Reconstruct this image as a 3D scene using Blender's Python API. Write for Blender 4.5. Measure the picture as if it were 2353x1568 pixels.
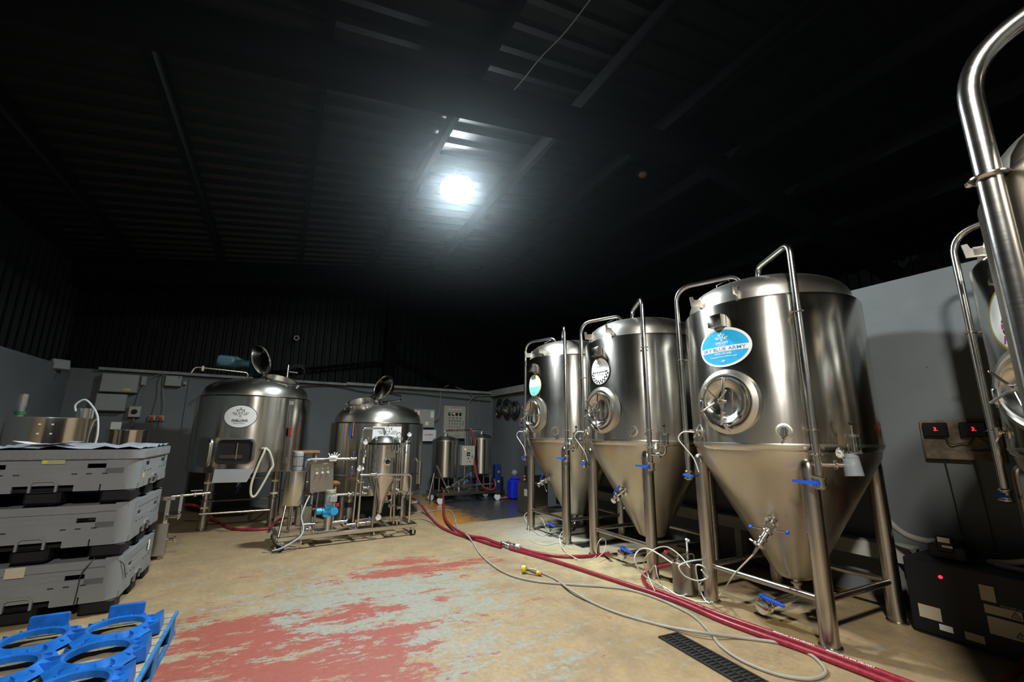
import bpy, math, random
from mathutils import Vector, Matrix
random.seed(7)
sc = bpy.context.scene
for o in list(bpy.data.objects): bpy.data.objects.remove(o)
R = math.radians
V = Vector

# ------------------------------------------------------------------ camera
H = 1.45; F = 1000.0; CX = 1176.5; CY = 784.0
PITCH = math.atan(213/1000.0); ROLL = math.atan(0.010)
cd = bpy.data.cameras.new('camera'); cam = bpy.data.objects.new('camera', cd)
sc.collection.objects.link(cam); sc.camera = cam
cd.sensor_width = 36.0; cd.lens = F/2353*36; cd.clip_start = .05
fw = V((0, math.cos(PITCH), math.sin(PITCH))); rt0 = V((1, 0, 0)); up0 = rt0.cross(fw)
rt = rt0*math.cos(ROLL)+up0*math.sin(ROLL); up = -rt0*math.sin(ROLL)+up0*math.cos(ROLL)
M = Matrix((rt, up, -fw)).transposed().to_4x4(); M.translation = V((0, 0, H)); cam.matrix_world = M

# ------------------------------------------------------------------ world, lights, exposure
w = bpy.data.worlds.new('world'); sc.world = w; w.use_nodes = True
w.node_tree.nodes['Background'].inputs[0].default_value = (.5, .6, .7, 1)
w.node_tree.nodes['Background'].inputs[1].default_value = 0.003
def point(name, loc, power, col, rad=.22, aim=None):
    l = bpy.data.lights.new(name, 'AREA'); l.shape = 'DISK'; l.energy = power; l.color = col; l.size = rad*2
    o = bpy.data.objects.new(name, l); o.location = loc; sc.collection.objects.link(o)
    if aim: o.rotation_euler = V(aim).to_track_quat('-Z', 'Y').to_euler()
    return o
LAMP_MAIN = 680.0       # radiance of the visible pendant diffuser
point('offscreen_light', (.3, -.9, 4.75), 560, (1, .97, .90), aim=(.26, .20, -.94))
point('offscreen_light', (5.6, -2.2, 4.6), 8, (1, .82, .55))
point('offscreen_light', (-4.2, -3.4, 4.2), 12, (.92, .97, 1))  # fill light added to brighten crates and tray front, no lamp known there
vs = sc.view_settings
vs.view_transform = 'Standard'; vs.look = 'None'; vs.gamma = 1; vs.exposure = 0.0; vs.use_curve_mapping = False
sc.cycles.use_denoising = True
sc.cycles.max_bounces = 7; sc.cycles.glossy_bounces = 4; sc.cycles.diffuse_bounces = 2
sc.cycles.adaptive_threshold = .02
sc.cycles.transmission_bounces = 6; sc.cycles.volume_bounces = 0
sc.cycles.caustics_reflective = False; sc.cycles.caustics_refractive = False
sc.cycles.sample_clamp_indirect = 4

# ------------------------------------------------------------------ materials
class NT:
    def __init__(s, name):
        s.m = bpy.data.materials.new(name); s.m.use_nodes = True; s.t = s.m.node_tree
        s.b = s.t.nodes['Principled BSDF']
    def n(s, typ, **kw):
        d = s.t.nodes.new(typ)
        for k, v in kw.items():
            if k.startswith('i_'): s.put(d.inputs[k[2:].replace('_', ' ')], v)
            else: setattr(d, k, v)
        return d
    def put(s, sock, v):
        if isinstance(v, bpy.types.NodeSocket): s.t.links.new(v, sock)
        elif hasattr(sock.default_value, '__len__') and not hasattr(v, '__len__'): sock.default_value = (v, v, v, 1)[:len(sock.default_value)]
        elif hasattr(v, '__len__') and len(v) == 3 and len(sock.default_value) == 4: sock.default_value = (*v, 1)
        else: sock.default_value = v
    def math(s, op, a, b=0.0, c=0.0, clamp=False):
        d = s.t.nodes.new('ShaderNodeMath'); d.operation = op; d.use_clamp = clamp
        s.put(d.inputs[0], a); s.put(d.inputs[1], b); s.put(d.inputs[2], c); return d.outputs[0]
    def mix(s, f, a, b):
        d = s.t.nodes.new('ShaderNodeMix'); d.data_type = 'RGBA'
        s.put(d.inputs[0], f); s.put(d.inputs[6], a); s.put(d.inputs[7], b); return d.outputs[2]
    def ramp(s, f, lo, hi):
        d = s.t.nodes.new('ShaderNodeMapRange'); s.put(d.inputs[0], f); d.inputs[1].default_value = lo; d.inputs[2].default_value = hi
        return d.outputs[0]
    def obj(s, scale=(1, 1, 1)):
        c = s.t.nodes.new('ShaderNodeTexCoord'); mp = s.t.nodes.new('ShaderNodeMapping')
        mp.inputs[3].default_value = scale; s.t.links.new(c.outputs['Object'], mp.inputs[0]); return mp.outputs[0]
    def noise(s, vec, sc_, det=4, rough=.6, dist=0.0):
        d = s.t.nodes.new('ShaderNodeTexNoise'); s.put(d.inputs['Vector'], vec); d.inputs['Scale'].default_value = sc_
        d.inputs['Detail'].default_value = det; d.inputs['Roughness'].default_value = rough; d.inputs['Distortion'].default_value = dist
        return d.outputs['Fac']
    def bump(s, h, st=.2, dist=.01):
        d = s.t.nodes.new('ShaderNodeBump'); d.inputs['Strength'].default_value = st; d.inputs['Distance'].default_value = dist
        s.put(d.inputs['Height'], h); s.t.links.new(d.outputs[0], s.b.inputs['Normal'])
    def set(s, **kw):
        for k, v in kw.items(): s.put(s.b.inputs[k.replace('_', ' ')], v)
        return s.m
MATS = {}
def plain(name, col, rough=.5, metal=0.0, var=.12, scale=6.0, bump=0.0, **kw):
    t = NT(name); v = t.obj(); n = t.noise(v, scale)
    f = t.ramp(n, .3, .7)
    c = t.mix(f, tuple(x*(1-var) for x in col), tuple(min(1, x*(1+var)) for x in col))
    t.set(Base_Color=c, Roughness=rough, Metallic=metal, **kw)
    if bump: t.bump(t.noise(v, scale*5), bump, .004)
    MATS[name] = t.m; return t.m
def steel(name, col, rough, aniso, streak=(1.5, 1.5, 140), bump=0, dirt=.12, rad=True):
    t = NT(name); v = t.obj(streak); n = t.noise(v, 1.5, 3)
    v2 = t.obj(); big = t.noise(v2, 1.7, 5, .65)
    f = t.ramp(big, .3, .75)
    c = t.mix(f, tuple(x*(1-dirt) for x in col), col)
    rg = t.math('MULTIPLY_ADD', t.ramp(n, .3, .7), .03, rough-.015)
    rg = t.math('ADD', rg, t.math('MULTIPLY', t.math('SUBTRACT', .5, big), .15))
    t.set(Base_Color=c, Roughness=rg, Metallic=1.0)
    if aniso:
        tg = t.n('ShaderNodeTangent', direction_type='RADIAL', axis='Z')
        t.put(t.b.inputs['Anisotropic'], aniso); t.b.inputs['Anisotropic Rotation'].default_value = .25; t.t.links.new(tg.outputs[0], t.b.inputs['Tangent'])
    if bump: t.bump(n, bump, .002)
    MATS[name] = t.m; return t.m
S_SHELL = steel('brushed_shell_steel', (.68, .65, .59), .215, .75, streak=(30, 30, .8))
S_CONE = steel('satin_cone_steel', (.60, .55, .46), .36, .5, streak=(14, 14, .6), dirt=.22)
S_DOME = steel('satin_dome_steel', (.66, .64, .58), .34, .4, streak=(4, 4, 4))
S_LEG = steel('tube_steel', (.50, .46, .41), .26, .3, streak=(60, 60, 2))
S_POL = steel('polished_steel', (.76, .74, .70), .20, 0, bump=0)
S_OLD = steel('dull_steel', (.42, .39, .34), .36, .5, dirt=.35)
BLUE = plain('blue_handle_plastic', (.02, .10, .62), .35)
BLUECAN = plain('blue_drum_plastic', (.01, .03, .60), .35)
BLUETRAY = plain('blue_tray_plastic', (.008, .12, .46), .38, var=.35, scale=9)
BLUEPAINT = plain('blue_pallet_paint', (.02, .17, .42), .6, var=.4, scale=14)
BLUEPUMP = plain('light_blue_enamel', (.03, .33, .62), .3)
BLUEMOT = plain('teal_motor_enamel', (.07, .17, .22), .5)
GREY = plain('grey_crate_plastic', (.20, .207, .212), .5, var=.08, scale=3)
BLACKP = plain('black_plastic', (.008, .008, .009), .55, Specular_IOR_Level=.3)
DARKPIT = plain('shade_and_base_black', (.006, .006, .006), .8)  # near-black that paints the shade inside openings and slots; also the cooler base
WHITEP = plain('white_plastic', (.75, .76, .74), .4, var=.05)
CREAM = plain('cream_tube_plastic', (.66, .62, .48), .35, var=.08)
PAPER = plain('white_paper', (.78, .79, .78), .8, var=.05)
PAPERY = plain('cream_label_paper', (.50, .44, .32), .8, var=.1)
BOXGREY = plain('grey_enamel_box', (.30, .31, .30), .5, var=.06)
BOXCREAM = plain('cream_enamel_box', (.40, .385, .33), .5, var=.05)
YELLOW = plain('yellow_plastic', (.62, .55, .03), .45)
TAPE = plain('cream_tape', (.60, .52, .30), .7)
ORANGE = plain('orange_plastic', (.75, .16, .02), .5)
RED = plain('red_plastic', (.55, .02, .03), .4)
HOSEGREY = plain('grey_hose_rubber', (.30, .285, .24), .55, var=.15)
CABLE = plain('grey_cable', (.22, .22, .21), .5)
DCABLE = plain('dark_cable', (.02, .02, .02), .5)
DARKWOOD = plain('stained_board', (.15, .12, .08), .8, var=.5, scale=12)
WOOD = plain('varnished_wood', (.36, .17, .05), .5, var=.25, scale=12)
PALWOOD = plain('pallet_wood', (.30, .25, .16), .8, var=.3, scale=9, bump=.3)
TRIMC = plain('grey_concrete_beam', (.26, .27, .26), .8, var=.25, scale=5, bump=.3)
LEDGE = plain('pale_ledge_paint', (.38, .38, .34), .6, var=.15)
IRON = plain('black_cast_iron', (.018, .018, .017), .45)
SKYBLUE = plain('print_sky_blue', (.02, .42, .80), .5, var=.08, scale=20)
PWHITE = plain('print_white', (.86, .87, .86), .5, var=.02)
PBLACK = plain('print_black', (.015, .015, .02), .5)
PTEAL = plain('print_teal', (.22, .70, .62), .5, var=.04)
PGOLD = plain('print_gold', (.36, .30, .03), .5)
PYEL = plain('print_yellow', (.60, .52, .12), .5)
PMAG = plain('print_magenta', (.40, .01, .12), .5)
PGREEN = plain('print_green', (.10, .22, .14), .5)
PBLUE = plain('print_deep_blue', (.02, .20, .48), .5)
def glass(name, col, rough=.05, tr=1.0):
    t = NT(name); n = t.noise(t.obj(), 9)
    t.set(Base_Color=col, Roughness=t.math('MULTIPLY_ADD', n, .05, rough), Transmission_Weight=tr, IOR=1.3); MATS[name] = t.m; return t.m
GLASS = glass('clear_acrylic', (.92, .95, .95))
FROST = glass('frosted_plastic', (.82, .88, .92), .35, .75)
def emis(name, col, st):
    t = NT(name); t.set(Base_Color=(.1, .1, .1), Roughness=.4, Emission_Color=col, Emission_Strength=st); MATS[name] = t.m; return t.m
E_LAMP = emis('lit_diffuser', (.88, .97, 1.0), LAMP_MAIN)
E_RED = emis('lit_red_digits', (1, .02, .03), 2.2)
E_GREEN = emis('lit_green_indicator', (.05, .8, .12), .25)
E_PINK = emis('lit_pink_indicator', (1, .15, .25), 1.6)

# walls
t = NT('painted_block_wall'); v = t.obj(); n1 = t.noise(v, .8, 4); n2 = t.noise(v, 14, 6, .7)
c = t.mix(t.ramp(n1, .3, .7), (.112, .126, .130), (.160, .175, .178))
c = t.mix(t.math('GREATER_THAN', t.noise(v, 22, 2), .76), c, (.05, .05, .05))
t.set(Base_Color=c, Roughness=.75); t.bump(n2, .35, .01); WALL = t.m
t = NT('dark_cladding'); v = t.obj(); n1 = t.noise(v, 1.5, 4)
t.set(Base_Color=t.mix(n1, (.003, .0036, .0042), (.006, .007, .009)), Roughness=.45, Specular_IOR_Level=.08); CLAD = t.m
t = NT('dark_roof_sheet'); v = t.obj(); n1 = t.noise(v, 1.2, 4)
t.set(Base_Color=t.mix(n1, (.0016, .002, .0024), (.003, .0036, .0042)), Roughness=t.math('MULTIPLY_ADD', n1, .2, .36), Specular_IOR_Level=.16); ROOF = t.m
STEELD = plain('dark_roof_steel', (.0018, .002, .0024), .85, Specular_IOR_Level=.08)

# floor: object axes are u (along the fermenter row, toward the camera) and v (toward the right wall)
t = NT('worn_painted_floor'); co = t.obj(); sep = t.n('ShaderNodeSeparateXYZ'); t.put(sep.inputs[0], co)
U, Vv = sep.outputs[0], sep.outputs[1]
st = t.obj((3.4, 1.3, 1)); fine = t.noise(co, 26, 8, .75); mid = t.noise(co, 4.5, 8, .7)
big = t.noise(st, 1.3, 12, .72, .4); big2 = t.noise(t.obj((3.2, 1.3, 1.7)), 1.9, 12, .78, .3); sp = t.noise(t.obj((45, 18, 1)), 1.0, 6, .8)
tan = t.mix(t.ramp(mid, .3, .7), (.20, .138, .072), (.345, .242, .116))
tan = t.mix(t.ramp(fine, .35, .8), tan, (.41, .305, .17))
tan = t.mix(t.math('MULTIPLY', t.ramp(t.noise(co, 2.6, 9, .75, .5), .42, .68), .62), tan, (.165, .12, .072))
def blob(u0, v0, ru, rv, k=1.0):
    a = t.math('POWER', t.math('DIVIDE', t.math('SUBTRACT', U, u0), ru), 2)
    b = t.math('POWER', t.math('DIVIDE', t.math('SUBTRACT', Vv, v0), rv), 2)
    return t.math('MULTIPLY', t.math('EXPONENT', t.math('MULTIPLY', t.math('ADD', a, b), -1)), k)
def addm(*a):
    r = a[0]
    for x in a[1:]: r = t.math('ADD', r, x)
    return r
def mul(*a):
    r = a[0]
    for x in a[1:]: r = t.math('MULTIPLY', r, x)
    return r
grn = t.noise(t.obj((9, 4.5, 1)), 2.2, 10, .8, .2)
gb = addm(blob(2.6, -3.0, 1.5, 1.2, .115), blob(1.7, -2.2, .7, .9, .06), blob(2.2, -.6, .6, .6, .03))
gv = addm(t.math('MULTIPLY', big2, .55), t.math('MULTIPLY', grn, .45), gb)
gm = t.math('MULTIPLY', t.ramp(gv, .555, .585), t.ramp(sp, .22, .42))
c = t.mix(gm, tan, t.mix(t.ramp(fine, .3, .7), (.19, .20, .165), (.33, .33, .275)))
rb = addm(blob(2.95, -3.0, .55, .55, .15), blob(2.05, -3.05, .35, .85, .10), blob(1.15, -2.3, .30, .95, .10), blob(1.35, -1.6, .3, .8, .06), blob(3.0, -3.9, .8, .5, .11), blob(2.2, -3.9, .5, .5, .08), blob(2.7, -2.1, .3, .35, .05), blob(1.75, -.95, .2, .35, .07), blob(.8, -2.35, .2, .4, .07))
rv = addm(t.math('MULTIPLY', big, .60), t.math('MULTIPLY', grn, .40), rb)
rm = t.math('MULTIPLY', t.ramp(rv, .585, .605), t.ramp(t.math('MULTIPLY_ADD', rb, 1.5, sp), .28, .40))
c = t.mix(rm, c, t.mix(t.ramp(fine, .3, .7), (.235, .052, .036), (.31, .085, .06)))
# pale bare patch under the far fermenters
pm = t.math('MULTIPLY', blob(.6, .1, 1.1, .75, 1.0), t.ramp(big2, .35, .5), clamp=True)
c = t.mix(pm, c, t.mix(t.ramp(fine, .35, .7), (.36, .38, .34), (.55, .56, .49)))
lit_pool = t.math('MULTIPLY', blob(1.9, -.25, 1.3, .45, .8), t.ramp(mid, .3, .6), clamp=True)  # pale yellow pool of lamp light before the tanks, put into the colour
c = t.mix(lit_pool, c, (.62, .50, .25))
# wet stained bay at the back: orange then nearly black
edge = t.math('LESS_THAN', t.math('MULTIPLY_ADD', Vv, .12, U), -.95)
edge2 = t.math('GREATER_THAN', t.math('MULTIPLY_ADD', U, .2, Vv), -1.35)
bay = t.math('MULTIPLY', edge, edge2)
om = t.ramp(t.math('ADD', t.math('MULTIPLY', Vv, -1.0), t.math('MULTIPLY', mid, .9)), .75, 1.15)
bc = t.mix(om, t.mix(mid, (.020, .022, .026), (.075, .07, .07)), t.mix(mid, (.33, .13, .02), (.50, .23, .04)))
c = t.mix(bay, c, bc)
# brown puddle stain in front of the nearest fermenter
wm = t.ramp(t.math('ADD', blob(3.95, .02, .45, .22, .6), t.math('MULTIPLY', mid, .6)), .62, .72)
c = t.mix(t.math('MULTIPLY', wm, .7), c, (.16, .10, .035))
dk = t.math('MULTIPLY', t.ramp(big2, .40, .6), t.ramp(U, 3.2, 6), clamp=True)
c = t.mix(t.math('MULTIPLY', dk, .4), c, (.20, .15, .09))
rg = t.math('SUBTRACT', t.math('MULTIPLY_ADD', fine, .2, .48), t.math('ADD', t.math('MULTIPLY', bay, .30), t.math('MULTIPLY', wm, .2)))
t.set(Base_Color=c, Roughness=rg); t.bump(t.math('ADD', fine, t.math('MULTIPLY', rm, .3)), .25, .006); FLOOR = t.m
# red reinforced hose
t = NT('red_reinforced_hose'); v = t.obj(); n = t.noise(v, 30, 3)
t.set(Base_Color=t.mix(t.ramp(n, .35, .65), (.20, .010, .022), (.28, .026, .042)), Roughness=.35); REDHOSE = t.m

# ------------------------------------------------------------------ mesh building
def frame_to(d):
    d = V(d).normalized(); a = V((0, 0, 1)) if abs(d.z) < .95 else V((1, 0, 0))
    x = a.cross(d).normalized(); y = d.cross(x); return Matrix((x, y, d)).transposed()
def at(pos, d=(0, 0, 1)):
    m = frame_to(d).to_4x4(); m.translation = V(pos); return m
def rotz(a): return Matrix.Rotation(R(a), 4, 'Z')
def rnd(pts, r, n=5):
    """round the corners of a polyline"""
    pts = [V(p) for p in pts]; out = [pts[0]]
    for i in range(1, len(pts)-1):
        a, b, c_ = pts[i-1], pts[i], pts[i+1]; d1 = (a-b); d2 = (c_-b)
        rr = min(r, d1.length*.49, d2.length*.49); p, q = b+d1.normalized()*rr, b+d2.normalized()*rr
        for k in range(n+1):
            s = k/n; out.append(p*(1-s)**2+b*2*s*(1-s)+q*s*s)
    return out+[pts[-1]]
def spline(pts, n=8):
    p = [V(q) for q in pts]; p = [p[0]*2-p[1]]+p+[p[-1]*2-p[-2]]; out = []
    for i in range(1, len(p)-2):
        for k in range(n):
            s = k/n; a, b, c_, d = p[i-1:i+3]
            out.append(.5*((2*b)+(c_-a)*s+(2*a-5*b+4*c_-d)*s*s+(3*b-a-3*c_+d)*s**3))
    return out+[p[-2]]
class MB:
    def __init__(s): s.v = []; s.f = []
    def add(s, vs_, fs, m=None):
        o = len(s.v); s.v += [tuple((m @ V(p)) if m is not None else p) for p in vs_]; s.f += [tuple(i+o for i in f) for f in fs]; return s
    def box(s, c, size, m=None, bev=0.0):
        x, y, z = (k/2 for k in size); c = V(c)
        if not bev:
            vs_ = [c+V((a*x, b*y, d*z)) for a in (-1, 1) for b in (-1, 1) for d in (-1, 1)]
            return s.add(vs_, [(0, 1, 3, 2), (4, 6, 7, 5), (0, 4, 5, 1), (2, 3, 7, 6), (0, 2, 6, 4), (1, 5, 7, 3)], m)
        b = min(bev, x*.9, y*.9, z*.9)
        def ring(ix, iy, zz): return [c+V(p) for p in ((-ix+b, -iy, zz), (ix-b, -iy, zz), (ix, -iy+b, zz), (ix, iy-b, zz), (ix-b, iy, zz), (-ix+b, iy, zz), (-ix, iy-b, zz), (-ix, -iy+b, zz))]
        rs = ring(x-b, y-b, -z)+ring(x, y, -z+b)+ring(x, y, z-b)+ring(x-b, y-b, z)
        fs = [tuple(range(7, -1, -1)), tuple(range(24, 32))]
        for k in range(3):
            for i in range(8): fs.append((k*8+i, k*8+(i+1) % 8, k*8+8+(i+1) % 8, k*8+8+i))
        return s.add(rs, fs, m)
    def lathe(s, prof, seg=32, m=None, cap0=True, cap1=True, a0=0, a1=360):
        n = len(prof); full = (a1-a0) >= 360; k = seg if full else seg+1; vs_ = []; fs = []
        for j in range(k):
            a = R(a0+(a1-a0)*j/seg); vs_ += [(r*math.cos(a), r*math.sin(a), z) for r, z in prof]
        for j in range(seg):
            q = (j+1) % k
            for i in range(n-1): fs.append((j*n+i, q*n+i, q*n+i+1, j*n+i+1))
        if full:
            if cap0 and prof[0][0] > 1e-6: fs.append(tuple(j*n for j in range(k-1, -1, -1)))
            if cap1 and prof[-1][0] > 1e-6: fs.append(tuple(j*n+n-1 for j in range(k)))
        return s.add(vs_, fs, m)
    def cyl(s, p0, p1, r, r2=None, seg=20, m=None):
        p0, p1 = V(p0), V(p1); d = p1-p0; q = at(p0, d)
        if m is not None: q = m @ q
        r2 = r if r2 is None else r2
        return s.lathe([(r, 0), (r2, d.length)], seg, q)
    def tube(s, pts, r, seg=10, m=None, closed=False):
        pts = [V(p) for p in pts]; pp = [pts[0]]
        for p in pts[1:]:
            if (p-pp[-1]).length > 1e-5: pp.append(p)
        pts = pp; n = len(pts); tn = []
        for i in range(n):
            a = pts[i-1] if (i > 0 or closed) else pts[i]; b = pts[(i+1) % n] if (i < n-1 or closed) else pts[i]; tn.append((b-a).normalized())
        x = frame_to(tn[0]).col[0].copy(); vs_ = []; fs = []
        for i in range(n):
            x = (x-tn[i]*x.dot(tn[i])).normalized(); y = tn[i].cross(x)
            for k in range(seg):
                a = 2*math.pi*k/seg; vs_.append(pts[i]+(x*math.cos(a)+y*math.sin(a))*r)
        for i in range(n if closed else n-1):
            q = (i+1) % n
            for k in range(seg): fs.append((i*seg+k, i*seg+(k+1) % seg, q*seg+(k+1) % seg, q*seg+k))
        if not closed: fs += [tuple(range(seg-1, -1, -1)), tuple((n-1)*seg+k for k in range(seg))]
        return s.add(vs_, fs, m)
    def sphere(s, c, r, m=None, seg=12, sz=1.0):
        pr = [(max(r*math.sin(math.pi*i/8), 0), -r*sz*math.cos(math.pi*i/8)) for i in range(9)]
        q = Matrix.Translation(V(c)); q = m @ q if m is not None else q
        return s.lathe(pr, seg, q)
    def torus(s, c, R_, r, d=(0, 0, 1), m=None, seg=28, rs=8):
        q = at(c, d); q = m @ q if m is not None else q
        return s.tube([(R_*math.cos(2*math.pi*k/seg), R_*math.sin(2*math.pi*k/seg), 0) for k in range(seg)], r, rs, q, True)
    def prism(s, poly, z0, z1, m=None):
        n = len(poly); vs_ = [(x, y, z0) for x, y in poly]+[(x, y, z1) for x, y in poly]
        fs = [tuple(range(n-1, -1, -1)), tuple(range(n, 2*n))]+[(i, (i+1) % n, n+(i+1) % n, n+i) for i in range(n)]
        return s.add(vs_, fs, m)
    def build(s, name, mat, parent=None, ang=38, label=None):
        me = bpy.data.meshes.new(name); me.from_pydata([tuple(p) for p in s.v], [], s.f); me.validate(); me.update()
        me.materials.append(mat)
        for p in me.polygons: p.use_smooth = True
        me.set_sharp_from_angle(angle=R(ang))
        o = bpy.data.objects.new(name, me); sc.collection.objects.link(o)
        if parent: o.parent = parent
        if label: o['label'] = label
        return o
def tag(o, label=None, cat=None, group=None, kind=None):
    for k, x in (('label', label), ('category', cat), ('group', group), ('kind', kind)):
        if x: o[k] = x
    return o
def thing(name, label, cat, loc=(0, 0, 0), rz=0.0, group=None):
    o = bpy.data.objects.new(name, None); sc.collection.objects.link(o); o.empty_display_size = .1
    o.location = loc; o.rotation_euler = (0, 0, R(rz)); return tag(o, label, cat, group)
def struct(o): o['kind'] = 'structure'; return o
def copy_tree(o, parent=None):
    c_ = o.copy(); sc.collection.objects.link(c_)
    if parent: c_.parent = parent
    for ch in list(o.children): copy_tree(ch, c_)
    return c_
_tc = {}
def text2d(txt, width=None, height=None, bold=.0, slant=0.0, sx_=1.0):
    key = (txt, bold)
    if key not in _tc:
        cu = bpy.data.curves.new('t', 'FONT'); cu.body = txt; cu.resolution_u = 3; cu.offset = bold; cu.align_x = 'CENTER'
        ob = bpy.data.objects.new('t', cu); sc.collection.objects.link(ob); dg = bpy.context.evaluated_depsgraph_get()
        me = ob.evaluated_get(dg).to_mesh(); vs_ = [(p.co.x, p.co.y) for p in me.vertices]; fs = [tuple(p.vertices) for p in me.polygons]
        ob.evaluated_get(dg).to_mesh_clear(); bpy.data.objects.remove(ob); bpy.data.curves.remove(cu); _tc[key] = (vs_, fs)
    vs_, fs = _tc[key]
    x0, x1 = min(p[0] for p in vs_), max(p[0] for p in vs_); y0, y1 = min(p[1] for p in vs_), max(p[1] for p in vs_)
    k = width/(x1-x0) if width else height/(y1-y0); ky = height/(y1-y0) if height else k
    return [((x-(x0+x1)/2)*k+slant*(y-y0)*ky, (y-(y0+y1)/2)*ky) for x, y in vs_], fs
def stroke(a, b, wd):
    a, b = V((*a, 0)), V((*b, 0)); d = (b-a).normalized(); n = V((-d.y, d.x, 0))*wd/2
    return [(p.x, p.y) for p in (a-n, b-n, b+n, a+n)]
class Print:
    """flat print in x,y, laid on a plane or wrapped round a cylinder (outward = -Y at angle 0)"""
    def __init__(s): s.v = []; s.f = []
    def poly(s, pts): o = len(s.v); s.v += pts; s.f.append(tuple(range(o, o+len(pts)))); return s
    def quad(s, x0, y0, x1, y1): return s.poly([(x0, y0), (x1, y0), (x1, y1), (x0, y1)])
    def text(s, txt, cx, cy, **kw):
        vs_, fs = text2d(txt, **kw); o = len(s.v); s.v += [(x+cx, y+cy) for x, y in vs_]; s.f += [tuple(i+o for i in f) for f in fs]; return s
    def ellipse(s, a, b, cx=0, cy=0, y0=-9, y1=9, n=40):
        o = len(s.v)
        for i in range(n+1):
            t_ = math.pi*i/n; x = -a*math.cos(t_); h = b*math.sin(t_)
            s.v += [(cx+x, cy+max(min(-h, y1), y0)), (cx+x, cy+max(min(h, y1), y0))]
        for i in range(n): s.f.append((o+2*i, o+2*i+2, o+2*i+3, o+2*i+1))
        return s
    def emblem(s, cx, cy, k, wd=.03):
        L = [((0, .52), (-.17, -.02)), ((0, .52), (.17, -.02)), ((-.17, -.02), (.17, -.02)), ((-.17, -.02), (0, -.3)), ((.17, -.02), (0, -.3)), ((0, -.3), (0, -.38)),
             ((-.13, -.38), (.13, -.38)), ((-.37, .3), (.37, .3)), ((-.28, .24), (-.28, .12)), ((.28, .24), (.28, .12))]
        for sg in (-1, 1): L += [((sg*.74, .0), (sg*.33, .0)), ((sg*.66, -.1), (sg*.28, -.1)), ((sg*.58, -.2), (sg*.2, -.2))]
        for i, (a, b) in enumerate(L):
            w_ = wd*(3 if 7 < i < 10 else 1)
            s.poly([(cx+p[0]*k, cy+p[1]*k) for p in stroke(a, b, w_)])
        return s
    def wrap(s, name, mat, parent, Rr, ang, z, off=.002, label=None):
        mb = MB(); rr = Rr+off
        mb.v = [(rr*math.sin(R(ang)+x/Rr), -rr*math.cos(R(ang)+x/Rr), z+y) for x, y in s.v]; mb.f = s.f
        return mb.build(name, mat, parent, label=label)
    def flat(s, name, mat, parent, m, label=None):
        mb = MB(); mb.add([(x, y, 0) for x, y in s.v], s.f, m); return mb.build(name, mat, parent, label=label)
def face(pos, out, upv=(0, 0, 1)):
    """matrix whose +Z is the outward normal and +Y is up, for flat prints"""
    z = V(out).normalized(); x = V(upv).cross(z).normalized(); y = z.cross(x)
    m = Matrix((x, y, z)).transposed().to_4x4(); m.translation = V(pos); return m

# room axes: u along the row of fermenters toward the camera, v toward the right wall
A0 = V((.33, 7.21, 0)); ru = V((.462, -.887, 0)).normalized(); rv_ = V((.887, .462, 0)).normalized()
ROW = math.degrees(math.atan2(ru.y, ru.x))
def UV(u, v_, z=0.0): return A0+ru*u+rv_*v_+V((0, 0, z))
CAMP = V((0, 0, H))
def ground(px, py, z=0.0):
    """world point at height z that the photograph shows at this pixel (used once, to read positions)"""
    d = fw+rt*((px-CX)/F)-up*((py-CY)/F); return CAMP+d*((z-H)/d.z)
def fr(o): o.location = A0; o.rotation_euler = (0, 0, R(ROW)); return o

# ------------------------------------------------------------------ room shell
mb = MB(); mb.add([(-6.5, -8, 0), (12, -8, 0), (12, 7, 0), (-6.5, 7, 0), (-6.5, -8, -.2), (12, -8, -.2), (12, 7, -.2), (-6.5, 7, -.2)],
                  [(0, 1, 2, 3), (7, 6, 5, 4), (0, 4, 5, 1), (1, 5, 6, 2), (2, 6, 7, 3), (3, 7, 4, 0)])
fr(struct(mb.build('floor', FLOOR)))
CO = V((-.51, 12.06, 0)); wd = V((.843, .537, 0)).normalized(); wn = V((-.537, .843, 0)).normalized()
BROT = math.degrees(math.atan2(wd.y, wd.x))
def BW(s, off, z): return CO-wd*s-wn*off+V((0, 0, z))      # s metres left of the back corner
mb = MB(); mb.box((-4.2, .1, 1.25), (8.6, .2, 2.5)); o = struct(mb.build('wall_back', WALL)); o.location = CO; o.rotation_euler = (0, 0, R(BROT))
mb = MB(); mb.box((4.8, 1.6, 1.47), (12.6, .2, 2.945)); mb.box((-3.3, 1.6, 1.3), (3.6, .2, 2.6)); fr(struct(mb.build('wall_right', WALL)))
mb = MB(); mb.box((3.3, -7.05, 1.25), (17.2, .2, 2.5)); fr(struct(mb.build('wall_left', WALL)))
mb = MB(); mb.box((11.2, -1.2, 2.4), (.2, 12, 4.8)); fr(struct(mb.build('wall_front', WALL)))
def ribbed(name, mat, u0, u1, zf, period, h, horiz_axis):
    """sheet with trapezoid ribs; zf(u, k) gives the two ends of each generator line"""
    mb = MB(); u = u0; pts = []
    while u < u1:
        for du, hh in ((0, 0), (.55, 0), (.65, 1), (.9, 1)): pts.append((u+du*period, hh*h))
        u += period
    for uu, hh in pts: mb.v += zf(uu, hh)
    for i in range(len(pts)-1): mb.f.append((2*i, 2*i+2, 2*i+3, 2*i+1))
    return mb.build(name, mat, ang=20)
ZR, VR, SL = 5.75, 1.2, .15
def roofz(v_): return ZR-SL*abs(VR-v_)
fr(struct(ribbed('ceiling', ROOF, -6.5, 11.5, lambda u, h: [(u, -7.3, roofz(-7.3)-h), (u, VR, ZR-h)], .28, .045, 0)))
fr(struct(ribbed('ceiling', ROOF, -6.5, 11.5, lambda u, h: [(u, VR, ZR-h), (u, 7, roofz(7)-h)], .28, .045, 0)))
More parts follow.
